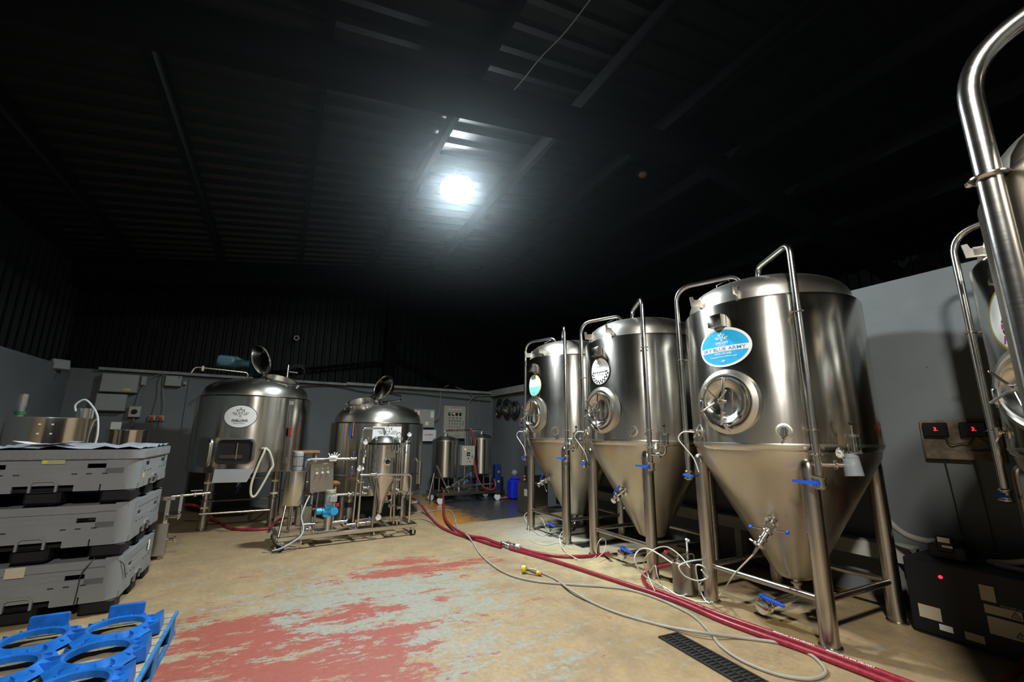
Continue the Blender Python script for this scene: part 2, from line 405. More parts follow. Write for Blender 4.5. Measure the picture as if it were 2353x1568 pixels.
# cladding above the back wall and left wall (vertical ribs)
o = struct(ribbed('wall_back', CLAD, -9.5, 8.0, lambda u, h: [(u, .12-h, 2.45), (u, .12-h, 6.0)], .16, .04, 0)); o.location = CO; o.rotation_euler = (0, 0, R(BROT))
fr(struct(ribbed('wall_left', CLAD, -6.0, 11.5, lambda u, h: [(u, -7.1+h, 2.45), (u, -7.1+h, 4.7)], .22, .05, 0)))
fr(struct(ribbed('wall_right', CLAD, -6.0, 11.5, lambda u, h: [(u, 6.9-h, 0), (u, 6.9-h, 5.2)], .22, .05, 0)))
k = 1
for vv in (-6.3, -4.95, -3.6, -2.2, -.85, .5, 1.9, 3.3, 4.7):
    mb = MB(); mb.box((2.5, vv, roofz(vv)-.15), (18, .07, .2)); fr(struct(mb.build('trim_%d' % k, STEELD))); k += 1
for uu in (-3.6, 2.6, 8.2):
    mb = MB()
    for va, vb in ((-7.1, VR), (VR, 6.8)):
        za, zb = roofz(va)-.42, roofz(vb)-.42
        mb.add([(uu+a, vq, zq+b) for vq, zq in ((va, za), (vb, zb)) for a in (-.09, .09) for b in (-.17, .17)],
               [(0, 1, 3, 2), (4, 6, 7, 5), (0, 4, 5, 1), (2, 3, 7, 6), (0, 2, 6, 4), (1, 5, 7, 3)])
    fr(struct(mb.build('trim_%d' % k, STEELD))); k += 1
def backobj(mb, name, mat):
    o = struct(mb.build(name, mat)); o.location = CO; o.rotation_euler = (0, 0, R(BROT)); return o
mb = MB(); mb.box((-1.9, -.03, 2.53), (4.0, .16, .06)); backobj(mb, 'trim_%d' % k, TRIMC); k += 1
mb = MB(); mb.box((-6.0, -.0, 2.51), (4.2, .2, .05)); backobj(mb, 'trim_%d' % k, TRIMC); k += 1
mb = MB(); mb.box((-2.95, -.05, 3.9), (.26, .2, 2.9)); backobj(mb, 'trim_%d' % k, STEELD); k += 1
mb = MB(); mb.cyl((-2.9, -.1, 3.15), (-5.6, -.1, 2.62), .035, seg=8); mb.cyl((-2.9, -.1, 3.25), (-1.2, -.1, 2.62), .03, seg=8); backobj(mb, 'trim_%d' % k, STEELD); k += 1
mb = MB(); mb.box((-3.3, 1.46, 2.52), (3.4, .12, .16)); fr(struct(mb.build('trim_%d' % k, TRIMC))); k += 1
mb = MB(); mb.box((1.4, 1.36, .44), (5.7, .12, .13)); mb.box((1.4, 1.44, .5), (5.7, .1, .02))
for uu in (-.8, .9, 2.6, 4.1):
    mb.box((uu, 1.36, .19), (.08, .1, .38))
fr(struct(mb.build('trim_%d' % k, LEDGE))); k += 1
mb = MB(); mb.box((-.5, .0, .006), (10, .05, .012)); 
# ------------------------------------------------------------------ pendant lamp that shows in the photograph
LP = ground(1050, 433, 5.0)
lamp = thing('pendant_lamp', 'round glowing white pendant lamp hanging under the dark roof', 'lamp', LP)
tl = at((0, 0, 0), (.18, -.34, -.92)); mb = MB(); mb.lathe([(.03, -.2), (.10, -.18), (.13, -.05), (.245, -.015), (.262, .0), (.262, .03), (.25, .03), (.245, 0)], 32, tl, cap0=True, cap1=False); mb.build('lamp_housing', STEELD, lamp)
mb = MB(); mb.lathe([(.245, .012), (.237, .040), (.19, .066), (.11, .084), (0, .090)], 32, tl, cap0=True); mb.build('diffuser', E_LAMP, lamp)
mb = MB(); mb.cyl((0, .04, .15), (0, .04, roofz(-1.6)-5.0-.04), .008, seg=6); mb.build('suspension_rod', STEELD, lamp)
pts = [ground(*p, 5.12) for p in ((1372, -22), (1300, 72), (1240, 135), (1200, 185), (1150, 240), (1100, 271))]
mb = MB(); mb.tube(spline(pts), .006, 6); tag(mb.build('electric_cable', CABLE), 'thin pale cable slung across the dark roof to the lamp', 'cable')
p = UV(1.5, 1.25, roofz(1.25)-.06)
t1 = thing('smoke_detector', 'small round pale detector on the dark roof, right of the lamp', 'detector', p)
mb = MB(); mb.lathe([(.07, 0), (.07, -.03), (.045, -.06), (0, -.06)], 20); mb.build('detector_body', BOXGREY, t1)
mb = MB(); mb.lathe([(.025, -.06), (.02, -.075), (0, -.075)], 12); mb.build('sensor_cap', ORANGE, t1)

# ------------------------------------------------------------------ fittings
def cone_of(mb, c_, d, prof, seg=16): mb.lathe(prof, seg, at(c_, d))
def flange(mb, pos, d, r, th=.012): m = at(pos, d); mb.lathe([(r*.8, -th), (r, -th*.4), (r, th*.4), (r*.8, th)], 18, m)
def valve(parent, pos, axis, hdir, r=.03, hl=.15, name='butterfly_valve', mat=None, stemdir=None):
    """body and clamp rings along axis, flat lever along hdir"""
    pos, axis, hdir = V(pos), V(axis).normalized(), V(hdir).normalized()
    sd = V(stemdir).normalized() if stemdir else axis.cross(hdir).normalized()
    mb = MB(); mb.cyl(pos-axis*.03, pos+axis*.03, r*1.25, seg=16)
    flange(mb, pos-axis*.032, axis, r*1.55); flange(mb, pos+axis*.032, axis, r*1.55)
    mb.cyl(pos, pos+sd*(r*1.9), r*.32, seg=10); mb.cyl(pos-axis*.03+sd*r*1.5, pos-axis*.03+sd*r*2.1, .006, seg=6)
    o = mb.build(name, S_POL, parent)
    hb = MB(); x = hdir; z = sd; y = z.cross(x); m = Matrix((x, y, z)).transposed().to_4x4(); m.translation = pos+sd*r*1.9
    hw = r*.62
    hb.prism([(-hw, -hw*.8), (hw, -hw), (hl*.5, -hw*.62), (hl, -hw*.5), (hl, hw*.5), (hl*.5, hw*.62), (hw, hw), (-hw, hw*.8)], -.008, .008, m)
    hb.cyl((0, 0, .006), (0, 0, .016), hw*.6, seg=10, m=m)
    h = hb.build('valve_handle', mat or BLUE, o, label='blue handle' if mat is None else None)
    return o
def knobvalve(parent, pos, axis, kdir, r=.022, kl=.07, name='tap_valve'):
    pos, axis, kdir = V(pos), V(axis).normalized(), V(kdir).normalized(); mb = MB()
    mb.cyl(pos-axis*.035, pos+axis*.035, r, seg=12); flange(mb, pos-axis*.036, axis, r*1.5, .008); flange(mb, pos+axis*.036, axis, r*1.5, .008)
    mb.cyl(pos, pos+kdir*kl, r*.25, seg=8); o = mb.build(name, S_POL, parent)
    kb = MB(); kb.sphere(pos+kdir*(kl+r*.45), r*.62, seg=10); kb.build('knob', BLUE, o, label='blue ball knob'); return o
def gauge(parent, pos, out, r=.035, stem=None):
    m = face(pos, out); mb = MB(); mb.lathe([(r*.9, -.022), (r, -.018), (r*1.05, .002), (r*.93, .006), (r*.9, .0)], 22, m, cap1=False)
    if stem is not None: mb.cyl(V(pos)-V(out).normalized()*.01, V(stem), r*.2, seg=8)
    o = mb.build('pressure_gauge', S_POL, parent)
    d = MB(); d.lathe([(r*.9, .0), (0, .001)], 22, m); d.build('dial', PWHITE, o, label='white dial')
    p = Print().poly(stroke((-r*.55, r*.25), (r*.25, -r*.1), r*.09))
    for i in range(9):
        a = R(-135+i*33.75); p.poly(stroke((r*.62*math.sin(a), r*.62*math.cos(a)), (r*.78*math.sin(a), r*.78*math.cos(a)), r*.06))
    mm = m.copy(); mm.translation = V(pos)+V(out).normalized()*.003; p.flat('needle', PBLACK, o, mm)
    return o
def P2(ang, r, z): a = R(ang); return V((r*math.sin(a), -r*math.cos(a), z))    # 0 deg = -Y (aisle), + toward +X

# ------------------------------------------------------------------ conical fermenters
RS = .735; Z1, Z2 = 1.385, 2.60; ZB = .30
def conr(z): return .165+(z-ZB)*(RS-.165)/(Z1-.05-ZB)
def fermenter():
    t_ = thing('fermenter', '', 'fermentation tank')
    mb = MB(); mb.lathe([(RS-.02, Z1-.05), (RS-.004, Z1-.03), (RS, Z1), (RS, Z2-.02), (RS-.012, Z2+.002), (RS-.05, Z2+.012)], 96, cap0=False, cap1=False)
    mb.build('shell', S_SHELL, t_)
    mb = MB(); mb.lathe([(.0, ZB-.03), (.12, ZB-.03), (.15, ZB-.015), (.165, ZB+.01), (conr(1.0), 1.0), (conr(1.15), 1.15), (conr(1.28), 1.28), (RS-.02, Z1-.05)], 96, cap1=False); mb.build('cone', S_CONE, t_)
    pr = [(.69, Z2+.008), (.685, Z2+.035)]
    for i in range(1, 12):
        a = i/11*math.pi/2; pr.append((.685*math.cos(a)**.82 if i < 11 else 0, Z2+.035+.275*math.sin(a)**.82))
    mb = MB(); mb.lathe(pr, 80, cap0=False); mb.build('dome', S_DOME, t_)
    mb = MB(); mb.lathe([(RS+.001, Z1+.01), (RS+.004, Z1), (RS+.001, Z1-.012)], 96, cap0=False, cap1=False); mb.build('weld_seam', S_DOME, t_)
    for sa in (-1, 1):
        for sb in (-1, 1):
            x, y = sa*.485, sb*.485; mb = MB()
            mb.lathe([(.075, 0), (.075, .012), (.06, .014), (.061, 1.2), (.058, 1.24), (.045, 1.27), (.02, 1.285), (0, 1.288)], 28, Matrix.Translation((x, y, 0))); mb.build('leg', S_LEG, t_)
    for a, b in (((-.43, -.485), (.43, -.485)), ((-.43, .485), (.43, .485)), ((-.485, -.43), (-.485, .43)), ((.485, -.43), (.485, .43))):
        mb = MB(); mb.cyl((*a, .30), (*b, .30), .024, seg=14); mb.build('crossbar', S_LEG, t_)
    # manway: raised collar, recessed dish, star handle
    q = face(P2(3, RS-.06, 1.735), P2(3, 1, 0)); mb = MB()
    mb.lathe([(.275, .02), (.272, .068), (.235, .088), (.222, .080), (.212, .03)], 48, q, cap0=False, cap1=False); o = mb.build('manway', S_DOME, t_)
    mb = MB(); mb.lathe([(.213, .03), (.208, .10), (.198, .115), (.183, .112), (.172, .095), (.12, .060), (.05, .045), (0, .045)], 48, q, cap0=False)
    mb.build('manway_door', S_SHELL, o)
    mb = MB(); mb.box((0, 0, .13), (.022, .40, .02), q @ rotz(-8), .004); mb.cyl((0, .19, .13), (0, .19, .09), .014, m=q @ rotz(-8), seg=8); mb.box((-.21, -.03, .11), (.03, .10, .03), q, .006); mb.cyl((-.21, -.10, .11), (-.21, .04, .11), .009, m=q, seg=8); mb.cyl((.0, -.19, .13), (0, -.25, .07), .014, m=q, seg=8)
    mb.build('door_yoke', S_POL, o)
    mb = MB(); mb.cyl((0, 0, .1), (0, 0, .22), .018, m=q, seg=12); mb.cyl((0, 0, .17), (0, 0, .21), .026, m=q, seg=12)
    for k_ in range(4):
        a = R(35+k_*90); mb.cyl((0, 0, .19), (.13*math.cos(a), .13*math.sin(a), .23), .008, m=q, seg=8); mb.sphere((.13*math.cos(a), .13*math.sin(a), .23), .009, m=q, seg=8)
    mb.build('star_handle', S_POL, o)
    mb = MB(); mb.box((0, 0, .05), (.135, .11, .07), face(P2(2, RS-.015, 2.435), P2(2, 1, 0)), .004); mb.build('sight_box', S_SHELL, t_)
    # sample ports
    for a in (-27, 34):
        q = face(P2(a, RS-.005, 1.49), P2(a, 1, 0)); mb = MB(); mb.lathe([(.062, 0), (.060, .008), (.044, .010), (.040, -.0), (.0, .001)], 28, q, cap0=False)
        o = mb.build('sample_port', S_DOME, t_)
        mb = MB(); mb.cyl((0, 0, 0), (0, 0, .05), .012, m=q, seg=10); mb.cyl((0, -.03, .045), (0, .03, .045), .014, m=q, seg=10); mb.lathe([(.026, .03), (.028, .036), (.026, .042)], 14, q)
        mb.cyl((0, -.03, .045), (-.02, -.06, .055), .008, m=q, seg=8); mb.build('sample_tap', S_POL, o)
    # arms: spray pipe (left) and blow off pipe (right)
    L = P2(-48.5, .80, 0); Rr = P2(47.5, .80, 0)
    mb = MB(); mb.tube(rnd([(L.x, L.y, 1.12), (L.x, L.y, 2.965), (-.06, -.30, 2.975), (.0, -.27, 2.84)], .17, 8), .0235, 14)
    o = mb.build('spray_pipe', S_POL, t_)
    for z in (2.2, 1.5):
        mb = MB(); flange(mb, (L.x, L.y, z), (0, 0, 1), .036, .006); mb.cyl(P2(-48.5, RS-.02, z), P2(-48.5, .80, z), .007, seg=8)
        mb.build('pipe_bracket', S_POL, o)
    mb = MB(); mb.tube(rnd([(Rr.x, Rr.y, 1.17), (Rr.x, Rr.y, 3.0), (.14, -.27, 2.99), (.14, -.27, 2.84)], .09), .0255, 14)
    o = mb.build('blow_off_pipe', S_POL, t_)
    for z in (2.42, 1.5):
        mb = MB(); flange(mb, (Rr.x, Rr.y, z), (0, 0, 1), .042, .006); mb.cyl(P2(47.5, RS-.02, z), P2(47.5, .80, z), .007, seg=8)
        mb.build('pipe_bracket', S_POL, o)
    mb = MB(); flange(mb, (Rr.x, Rr.y, 1.32), (0, 0, 1), .044, .008); mb.build('pipe_clamp', S_POL, o)
    valve(t_, (L.x, L.y, 1.075), (0, 0, 1), (.75, -.2, 0), .024, .13, stemdir=(-.2, -.9, .05))
    valve(t_, (Rr.x, Rr.y, 1.12), (0, 0, 1), (-1, -.02, .02), .028, .17, stemdir=(.05, -.95, 0))
    # dome furniture
    q = at((-.16, -.26, 2.82), (-.18, -.3, 1)); mb = MB(); mb.lathe([(.13, 0), (.13, .05), (.15, .052), (.155, .065), (.15, .078), (.06, .088), (0, .09)], 32, q); o = mb.build('top_hatch', S_DOME, t_)
    mb = MB(); mb.tube([(.0, -.1, .09), (.0, -.1, .13), (.0, .04, .15), (.0, .04, .09)], .006, 8, q); mb.build('hatch_handle', S_POL, o)
    for a in (-20, 14, 165):
        q = face(P2(a, .63, Z2+.08), P2(a, 1, 0)); mb = MB()
        if a < 100:
            hook = [(-.055, -.05), (.055, -.05), (.065, .045), (.04, .05), (.03, .015), (.005, .005), (-.02, .015), (-.03, .05), (-.05, .05)]
            mq = Matrix.Translation(P2(a, .70, Z2+.10)) @ rotz(a) @ Matrix(((0, 0, 1, 0), (-1, 0, 0, 0), (0, 1, 0, 0), (0, 0, 0, 1)))
            mb.prism([(x_*1.2, y_) for x_, y_ in hook], -.006, .006, mq); mb.box((0, -.01, 0), (.05, .06, .012), mq)
        else:
            p = P2(a, .42, 2.80); mb.prism([(-.05, -.06), (.05, -.06), (.03, .06), (.018, .085), (-.018, .085), (-.03, .06)], -.008, .008, face(p, P2(a, 1, 0)))
        mb.build('lifting_lug', S_DOME, t_)
    # outlet pipe with valve at floor level
    mb = MB(); mb.tube(rnd([(0, 0, ZB), (0, 0, .11), (0, -.43, .11)], .07), .026, 14); flange(mb, (0, 0, .22), (0, 0, 1), .045); mb.build('outlet_pipe', S_POL, t_)
    valve(t_, (0, -.46, .11), (0, 1, 0), (.93, 0, -.12), .038, .17, stemdir=(0, -.15, 1))
    return t_
def sticker_round(t_, kind):
    if kind == 'teal':
        z, a = 2.17, 3; g = Print().ellipse(.165, .165); o = g.wrap('beer_badge', PYEL, t_, RS, a, z, .003, 'yellow-rimmed round badge, white over teal')
        Print().ellipse(.155, .155).wrap('badge_face', PWHITE, o, RS, a, z, .005)
        Print().ellipse(.153, .153, y1=-.02).wrap('badge_field', PTEAL, o, RS, a, z, .0065)
        Print().text('EST. 2014', 0, .075, width=.09).text("DHILLON'S", 0, .03, width=.12, bold=.01).emblem(0, .11, .06, .05).wrap('badge_lettering', PTEAL, o, RS, a, z, .0075)
        Print().quad(-.11, -.058, .11, -.054).text('4.2%', 0, -.115, width=.05, bold=.02).wrap('badge_lettering', PGREEN, o, RS, a, z, .0085)
        Print().quad(-.12, -.043, .12, -.036).wrap('badge_stripe', PWHITE, o, RS, a, z, .0085)
    else:
        z, a = 2.20, 2; o = Print().ellipse(.172, .172).wrap('beer_badge', PBLACK, t_, RS, a, z, .003, 'black-rimmed round white badge with chequered band')
        Print().ellipse(.160, .160).wrap('badge_face', PWHITE, o, RS, a, z, .005)
        g = Print()
        def arc(x): return -math.sqrt(max(.150**2-x*x, 0))
        for i in range(7): x = -.10+i*.033; g.quad(x-.008, -.028+i*.001, x+.008, -.008+i*.001)
        for i in range(-9, 10):
            for j in range(2):
                if (i+j) % 2: continue
                a0, a1 = R(-90+i*9.5-4.5), R(-90+i*9.5+4.5); r0 = .132-j*.020; r1 = r0+.020
                g.poly([(r0*math.cos(a0), r0*math.sin(a0)), (r1*math.cos(a0), r1*math.sin(a0)), (r1*math.cos(a1), r1*math.sin(a1)), (r0*math.cos(a1), r0*math.sin(a1))])
        g.quad(-.10, -.062, .10, -.060); g.wrap('chequer_print', PBLACK, o, RS, a, z, .0065)
        Print().text("DHILLON'S", 0, .055, width=.10, bold=.01).text('COV ALE', .02, -.046, width=.11, bold=.01).emblem(0, .105, .06, .05).wrap('badge_lettering', PGREEN, o, RS, a, z, .0065)
def sticker_sky(t_):
    z, a = 2.205, 3; o = Print().ellipse(.246, .174).wrap('beer_badge', PWHITE, t_, RS, a, z, .003, 'white-rimmed oval badge in sky blue')
    Print().ellipse(.225, .153).wrap('badge_face', SKYBLUE, o, RS, a, z, .005)
    Print().ellipse(.2252, .1535, y0=-.040, y1=.006).wrap('badge_band', PWHITE, o, RS, a, z, .0065)
    Print().text('SKY BLUE ARMY', 0, -.017, width=.40, height=.031, bold=.004).wrap('band_lettering', PBLUE, o, RS, a, z, .008)
    g = Print().emblem(0, .088, .085, .055).text("DHILLON'S", 0, .037, width=.115, height=.022, bold=.025).text('BREWERY', 0, .016, width=.085, height=.010)
    g.text('OFFICIAL CCFC LAGER', 0, -.057, width=.155, height=.018, bold=.01).text('Exquisitely Balanced Pilsner Lager', 0, -.085, width=.25, height=.015, bold=.01).text('4.8%', 0, -.122, width=.034, height=.015, bold=.03)
    g.wrap('badge_lettering', PWHITE, o, RS, a, z, .008)
def sticker_fair(t_):
    z, a = 2.17, 3; o = Print().ellipse(.250, .225).wrap('beer_badge', PGOLD, t_, RS, a, z, .003, 'gold-rimmed oval white badge with magenta lettering')
    Print().ellipse(.232, .208).wrap('badge_face', PWHITE, o, RS, a, z, .005)
    g = Print(); g2 = Print(); n_ = 7
    for i in range(n_):
        a0 = R(80+i*200/n_); a1 = R(80+(i+.86)*200/n_); pts_ = [(-.06, -.02)]+[(-.06+.085*math.cos(a0+(a1-a0)*j/3), -.045+.085*math.sin(a0+(a1-a0)*j/3)) for j in range(4)]
        (g if i % 2 else g2).poly(pts_)
    g.text('FAIR L', -.05, -.125, width=.20, height=.05, bold=.02, slant=.25); g.wrap('badge_lettering', PMAG, o, RS, a, z, .0065); g2.wrap('fan_print', PBLACK, o, RS, a, z, .0065)

proto = fermenter()
FG = 'conical steel fermenters in a row along the right wall'
specs = [('T1', UV(3.755, .455), ROW, 'large steel conical fermenter with a sky blue oval badge, nearest whole one'),
         ('T2', UV(2.07, .47), ROW, 'steel conical fermenter with a black and white chequered badge, middle of the row'),
         ('T3', UV(.50, .47), ROW, 'steel conical fermenter with a teal and white badge, farthest of the row'),
         ('T0', V((3.75, 2.39, 0)), ROW-38, 'steel conical fermenter with a gold-rimmed badge, half hidden at the right edge')]
T = {}
for i, (k_, loc, rz, lab) in enumerate(specs):
    o = proto if i == 0 else copy_tree(proto)
    o.location = loc; o.rotation_euler = (0, 0, R(rz)); o['label'] = lab; o['group'] = FG; T[k_] = o
sticker_sky(T['T1']); sticker_round(T['T2'], 'chequer'); sticker_round(T['T3'], 'teal'); sticker_fair(T['T0'])
# nearest tank, mostly outside the frame
tn = thing('fermenter', 'near steel fermenter at the top right edge with a thick bent pipe above', 'fermentation tank', (2.62, 1.30, 0), ROW, FG)
mb = MB(); mb.lathe([(.70, 1.33), (.72, 1.36), (.72, 2.46), (.70, 2.50)], 80, cap0=False, cap1=False); mb.build('shell', S_OLD, tn)
mb = MB(); mb.lathe([(.0, .27), (.14, .27), (.165, .31), (.70, 1.33)], 64, cap1=False); mb.build('cone', S_CONE, tn)
pr = [(.70, 2.50)]+[(.70*math.cos(i/10*math.pi/2)**.85 if i < 10 else 0, 2.50+.30*math.sin(i/10*math.pi/2)) for i in range(1, 11)]
mb = MB(); mb.lathe(pr, 64, cap0=False); mb.build('dome', S_OLD, tn)
for sa in (-1, 1):
    for sb in (-1, 1):
        mb = MB(); mb.lathe([(.075, 0), (.075, .012), (.06, .014), (.061, 1.2), (.03, 1.27), (0, 1.28)], 24, Matrix.Translation((sa*.47, sb*.47, 0))); mb.build('leg', S_LEG, tn)
inv = (Matrix.Translation(tn.location) @ Matrix.Rotation(R(ROW), 4, 'Z')).inverted()
bp = inv @ V((1.90, 1.56, 0))
mb = MB(); mb.tube(rnd([(bp.x, bp.y, 1.0), (bp.x, bp.y, 3.02), (bp.x+.36, bp.y+.16, 3.2), (.1, -.1, 3.1), (.1, -.1, 2.78)], .22, 8), .040, 18); o = mb.build('blow_off_pipe', S_POL, tn)
mb = MB(); flange(mb, (bp.x, bp.y, 2.47), (0, 0, 1), .062, .008); mb.cyl((bp.x, bp.y, 2.47), (bp.x*.9, bp.y*.9, 2.47), .01, seg=8); mb.sphere((bp.x-.06, bp.y, 2.47), .014, seg=8); mb.build('pipe_bracket', S_POL, o)

# per-tank fittings
def bung(t_, cup):
    """bunging device on the blow-off pipe: tee, elbow, clear cylinder, gauge"""
    c0 = P2(47.5, .80, 1.25); d = V((.72, .69, 0)).normalized() if cup else V((.95, .3, 0)).normalized()
    L = .24 if cup else .17
    mb = MB(); mb.tube(rnd([c0, c0+d*L, c0+d*L+V((0, 0, .10))], .05), .018, 12); flange(mb, c0+d*.11, d, .034, .009); flange(mb, c0+d*L+V((0, 0, .09)), (0, 0, 1), .05, .01)
    o = mb.build('pressure_relief_arm', S_POL, t_); c1 = c0+d*L
    mb = MB(); mb.lathe([(.042, .10), (.042, .2), (.036, .2), (.036, .105)], 24, Matrix.Translation(c1), cap0=False, cap1=False); mb.build('clear_cylinder', GLASS, o)
    mb = MB(); mb.cyl(c1+V((0, 0, .2)), c1+V((0, 0, .22)), .048, seg=20); mb.cyl(c1+V((0, 0, .1)), c1+V((0, 0, .29)), .007, seg=8)
    for a in (0, 90, 180, 270): mb.cyl(c1+V((.038*math.cos(R(a)), .038*math.sin(R(a)), .1)), c1+V((.038*math.cos(R(a)), .038*math.sin(R(a)), .21)), .004, seg=6)
    mb.build('tie_rods', S_POL, o)
    mb = MB(); mb.sphere(c1+V((0, 0, .30)), .016, seg=12); mb.build('knob', BLACKP, o, label='black knob')
    g = c0+d*(L-.07)+V((0, 0, .085)); out = V((-.35, -.95, 0))
    gauge(t_, g+out*.03, out, .036, c0+d*(L-.07))
    return c1
c1 = bung(T['T1'], True); bung(T['T2'], False); bung(T['T3'], False)
Mt = Matrix.Translation(T['T1'].location) @ Matrix.Rotation(R(ROW), 4, 'Z')
cw = Mt @ (c1+V((-.02, -.02, -.02)))
bk = thing('plastic_beaker', 'translucent plastic jug hung over the relief valve of the nearest fermenter', 'jug', cw)
mb = MB(); mb.lathe([(.058, -.055), (.050, .10), (.047, .10), (.055, -.052), (0, -.055)], 28, Matrix.Rotation(R(-7), 4, 'X')); mb.build('jug_body', FROST, bk)
mb = MB(); mb.torus((0, 0, .07), .0525, .002, m=Matrix.Rotation(R(-7), 4, 'X')); mb.build('rim_band', FROST, bk)
# racking valves on the cones (normal points down and out)
def conept(a, z, out=0.0):
    s = (RS-.165)/(Z1-.05-ZB); nrm = V((math.sin(R(a)), -math.cos(R(a)), -s)).normalized(); p = P2(a, conr(z), z); return p+nrm*out, nrm
def racking(t_, a, z, long=False, turn=0):
    p, n = conept(a, z); mb = MB(); m = at(p, n); mb.lathe([(.055, -.02), (.055, .006), (.03, .01), (.03, .05)], 20, m); flange(mb, p+n*.055, n, .045)
    o = mb.build('racking_port', S_POL, t_); side = n.cross(V((0, 0, 1))).normalized(); upd = side.cross(n)
    q = p+n*.10
    if long:
        mb = MB(); d = (n*.55+V((-.42, -.15, -.62))).normalized(); mb.cyl(q, q+d*.17, .026, seg=14); flange(mb, q+d*.02, d, .043); flange(mb, q+d*.15, d, .05, .014); flange(mb, q+d*.09, d, .036)
        for k_ in range(3):
            a_ = k_*2.1; e = frame_to(d) @ V((.05*math.cos(a_), .05*math.sin(a_), 0)); mb.cyl(q+d*.15+e, q+d*.15+e*1.5, .008, seg=6)
        mb.cyl(q+d*.17, q+d*.24, .014, .009, seg=10); mb.build('sample_cock', S_POL, t_)
        for s_ in (-1, 1):
            mb = MB(); mb.cyl(q, q+side*s_*.13, .006, seg=8); o = mb.build('tee_handle', S_POL, t_)
            mb = MB(); mb.sphere(q+side*s_*.135, .017, seg=10); mb.build('knob', BLUE, o, label='blue ball knob')
        return q+d*.24
    valve(t_, q, n, (side*(-.7)+V((0, 0, .75))), .028, .12)
    mb = MB(); mb.cyl(q+n*.04, q+n*.09, .024, seg=12); flange(mb, q+n*.09, n, .036)
    mb.cyl(q, q-side*(-.02)+V((.13, .0, -.17))*.7, .004, seg=6); mb.sphere(q+V((.13, 0, -.17))*.7, .011, seg=8); mb.build('sample_cock', S_POL, t_); return q+n*.1
tip1 = racking(T['T1'], 14, .76, True); racking(T['T2'], 4, .80); racking(T['T3'], -6, .80)
tip1 = Mt @ tip1

# ------------------------------------------------------------------ hoses on the floor
def hose(name, label, pts, r, mat, cat='hose', group=None, n=8, seg=10):
    mb = MB(); mb.tube(spline(pts, n), r, seg); return tag(mb.build(name, mat), label, cat, group)
def gp(lst, r): return [ground(x, y, r) if len(q) == 2 else ground(x, y, q[2]) for q in lst for x, y in (q[:2],)]
RH = .020
pC = gp([(1172, 1261), (1230, 1277), (1300, 1298), (1371, 1321), (1467, 1352), (1538, 1376), (1586, 1395), (1657, 1426), (1752, 1461), (1836, 1490), (1941, 1530), (2035, 1566), (2130, 1604), (2400, 1720), (2700, 1900)], RH)
hose('brewery_hose', 'long thick red hose running from the floor coupling to the bottom edge', pC, .021, REDHOSE)
pA = gp([(948, 1146, .30), (965, 1158, .16), (985, 1185), (1008, 1208), (1045, 1226), (1090, 1239), (1130, 1252), (1152, 1258)], RH)
hose('brewery_hose', 'red hose from the filter cart to the floor coupling', pA, RH, REDHOSE)
pB = gp([(1020, 1128, .28), (1019, 1150, .12), (1022, 1188), (1040, 1212), (1075, 1231), (1110, 1237), (1135, 1246), (1152, 1252)], RH+.03)
hose('brewery_hose', 'red hose from the twin-tank cleaning cart to the floor coupling', pB, RH, REDHOSE)
pD = gp([(1190, 1259), (1225, 1270), (1290, 1279), (1345, 1279), (1385, 1275), (1398, 1272, .09)], RH)
hose('brewery_hose', 'red hose from the floor coupling to the outlet of the middle fermenter', pD, RH, REDHOSE)
pE = gp([(1548, 1297, .22), (1530, 1300, .16), (1505, 1306, .10), (1485, 1314, .06), (1477, 1327), (1484, 1343), (1502, 1355), (1540, 1369), (1590, 1388), (1660, 1416), (1755, 1449), (1845, 1480), (1945, 1517), (2060, 1560), (2150, 1594), (2430, 1705), (2740, 1880)], RH)
hose('brewery_hose', 'red hose looping from the small steel pot then beside the long hose', pE, RH, REDHOSE)
pF = gp([(425, 1160, .35), (452, 1163, .33), (475, 1180, .15), (500, 1200), (528, 1214), (570, 1218), (620, 1215), (660, 1210), (690, 1195)], RH)
hose('brewery_hose', 'red hose sagging in front of the mash tun legs', pF, RH, REDHOSE)
pG = [ground(2380, 1500, .12), ground(2353, 1525, .03), ground(2325, 1548, .022), ground(2290, 1590, .022)]
hose('brewery_hose', 'dark red hose end in the bottom right corner', pG, RH, REDHOSE)
hose('brewery_hose', 'red hose behind the filter cart beside the mash tun', gp([(622, 1212), (640, 1196), (665, 1190), (700, 1192)], RH+.06), RH*.9, REDHOSE)
# printed lettering along the long hose
def hose_text(pts, r, txt, s0, length):
    pp = spline(pts, 8); d = [0]
    for i in range(1, len(pp)): d.append(d[-1]+(pp[i]-pp[i-1]).length)
    def pos(s):
        for i in range(1, len(pp)):
            if d[i] >= s: f = (s-d[i-1])/(d[i]-d[i-1]); return pp[i-1].lerp(pp[i], f), (pp[i]-pp[i-1]).normalized()
        return pp[-1], (pp[-1]-pp[-2]).normalized()
    vs_, fs = text2d(txt, width=length, height=.011, bold=.012); mb = MB()
    for x, y in vs_:
        p, tn_ = pos(s0+length/2+x); side = V((0, 0, 1)).cross(tn_).normalized(); a = y/r+R(-22)
        mb.v.append(p+side*math.sin(a)*(r+.0015)+V((0, 0, 1))*math.cos(a)*(r+.0015))
    mb.f = fs; return mb
mbt = hose_text(pE, RH, 'BREWFLEX 10 BAR DELIVERY', 2.00, .27)
h0 = [o for o in sc.objects if o.get('label', '').startswith('red hose looping')][0]
mbt.build('hose_lettering', PWHITE, h0, label='white printed lettering')
hose_text(pE, RH, 'BREWFLEX 10 BAR DELIVERY', 2.34, .27).build('hose_lettering', PWHITE, h0, label='white printed lettering')
cp = thing('hose_coupling', 'steel hose coupling joining red hoses on the floor', 'coupling', ground(1168, 1256, .03), math.degrees(math.atan2(*(lambda d: (d.y, d.x))(ground(1195, 1264)-ground(1150, 1250)))))
mb = MB()
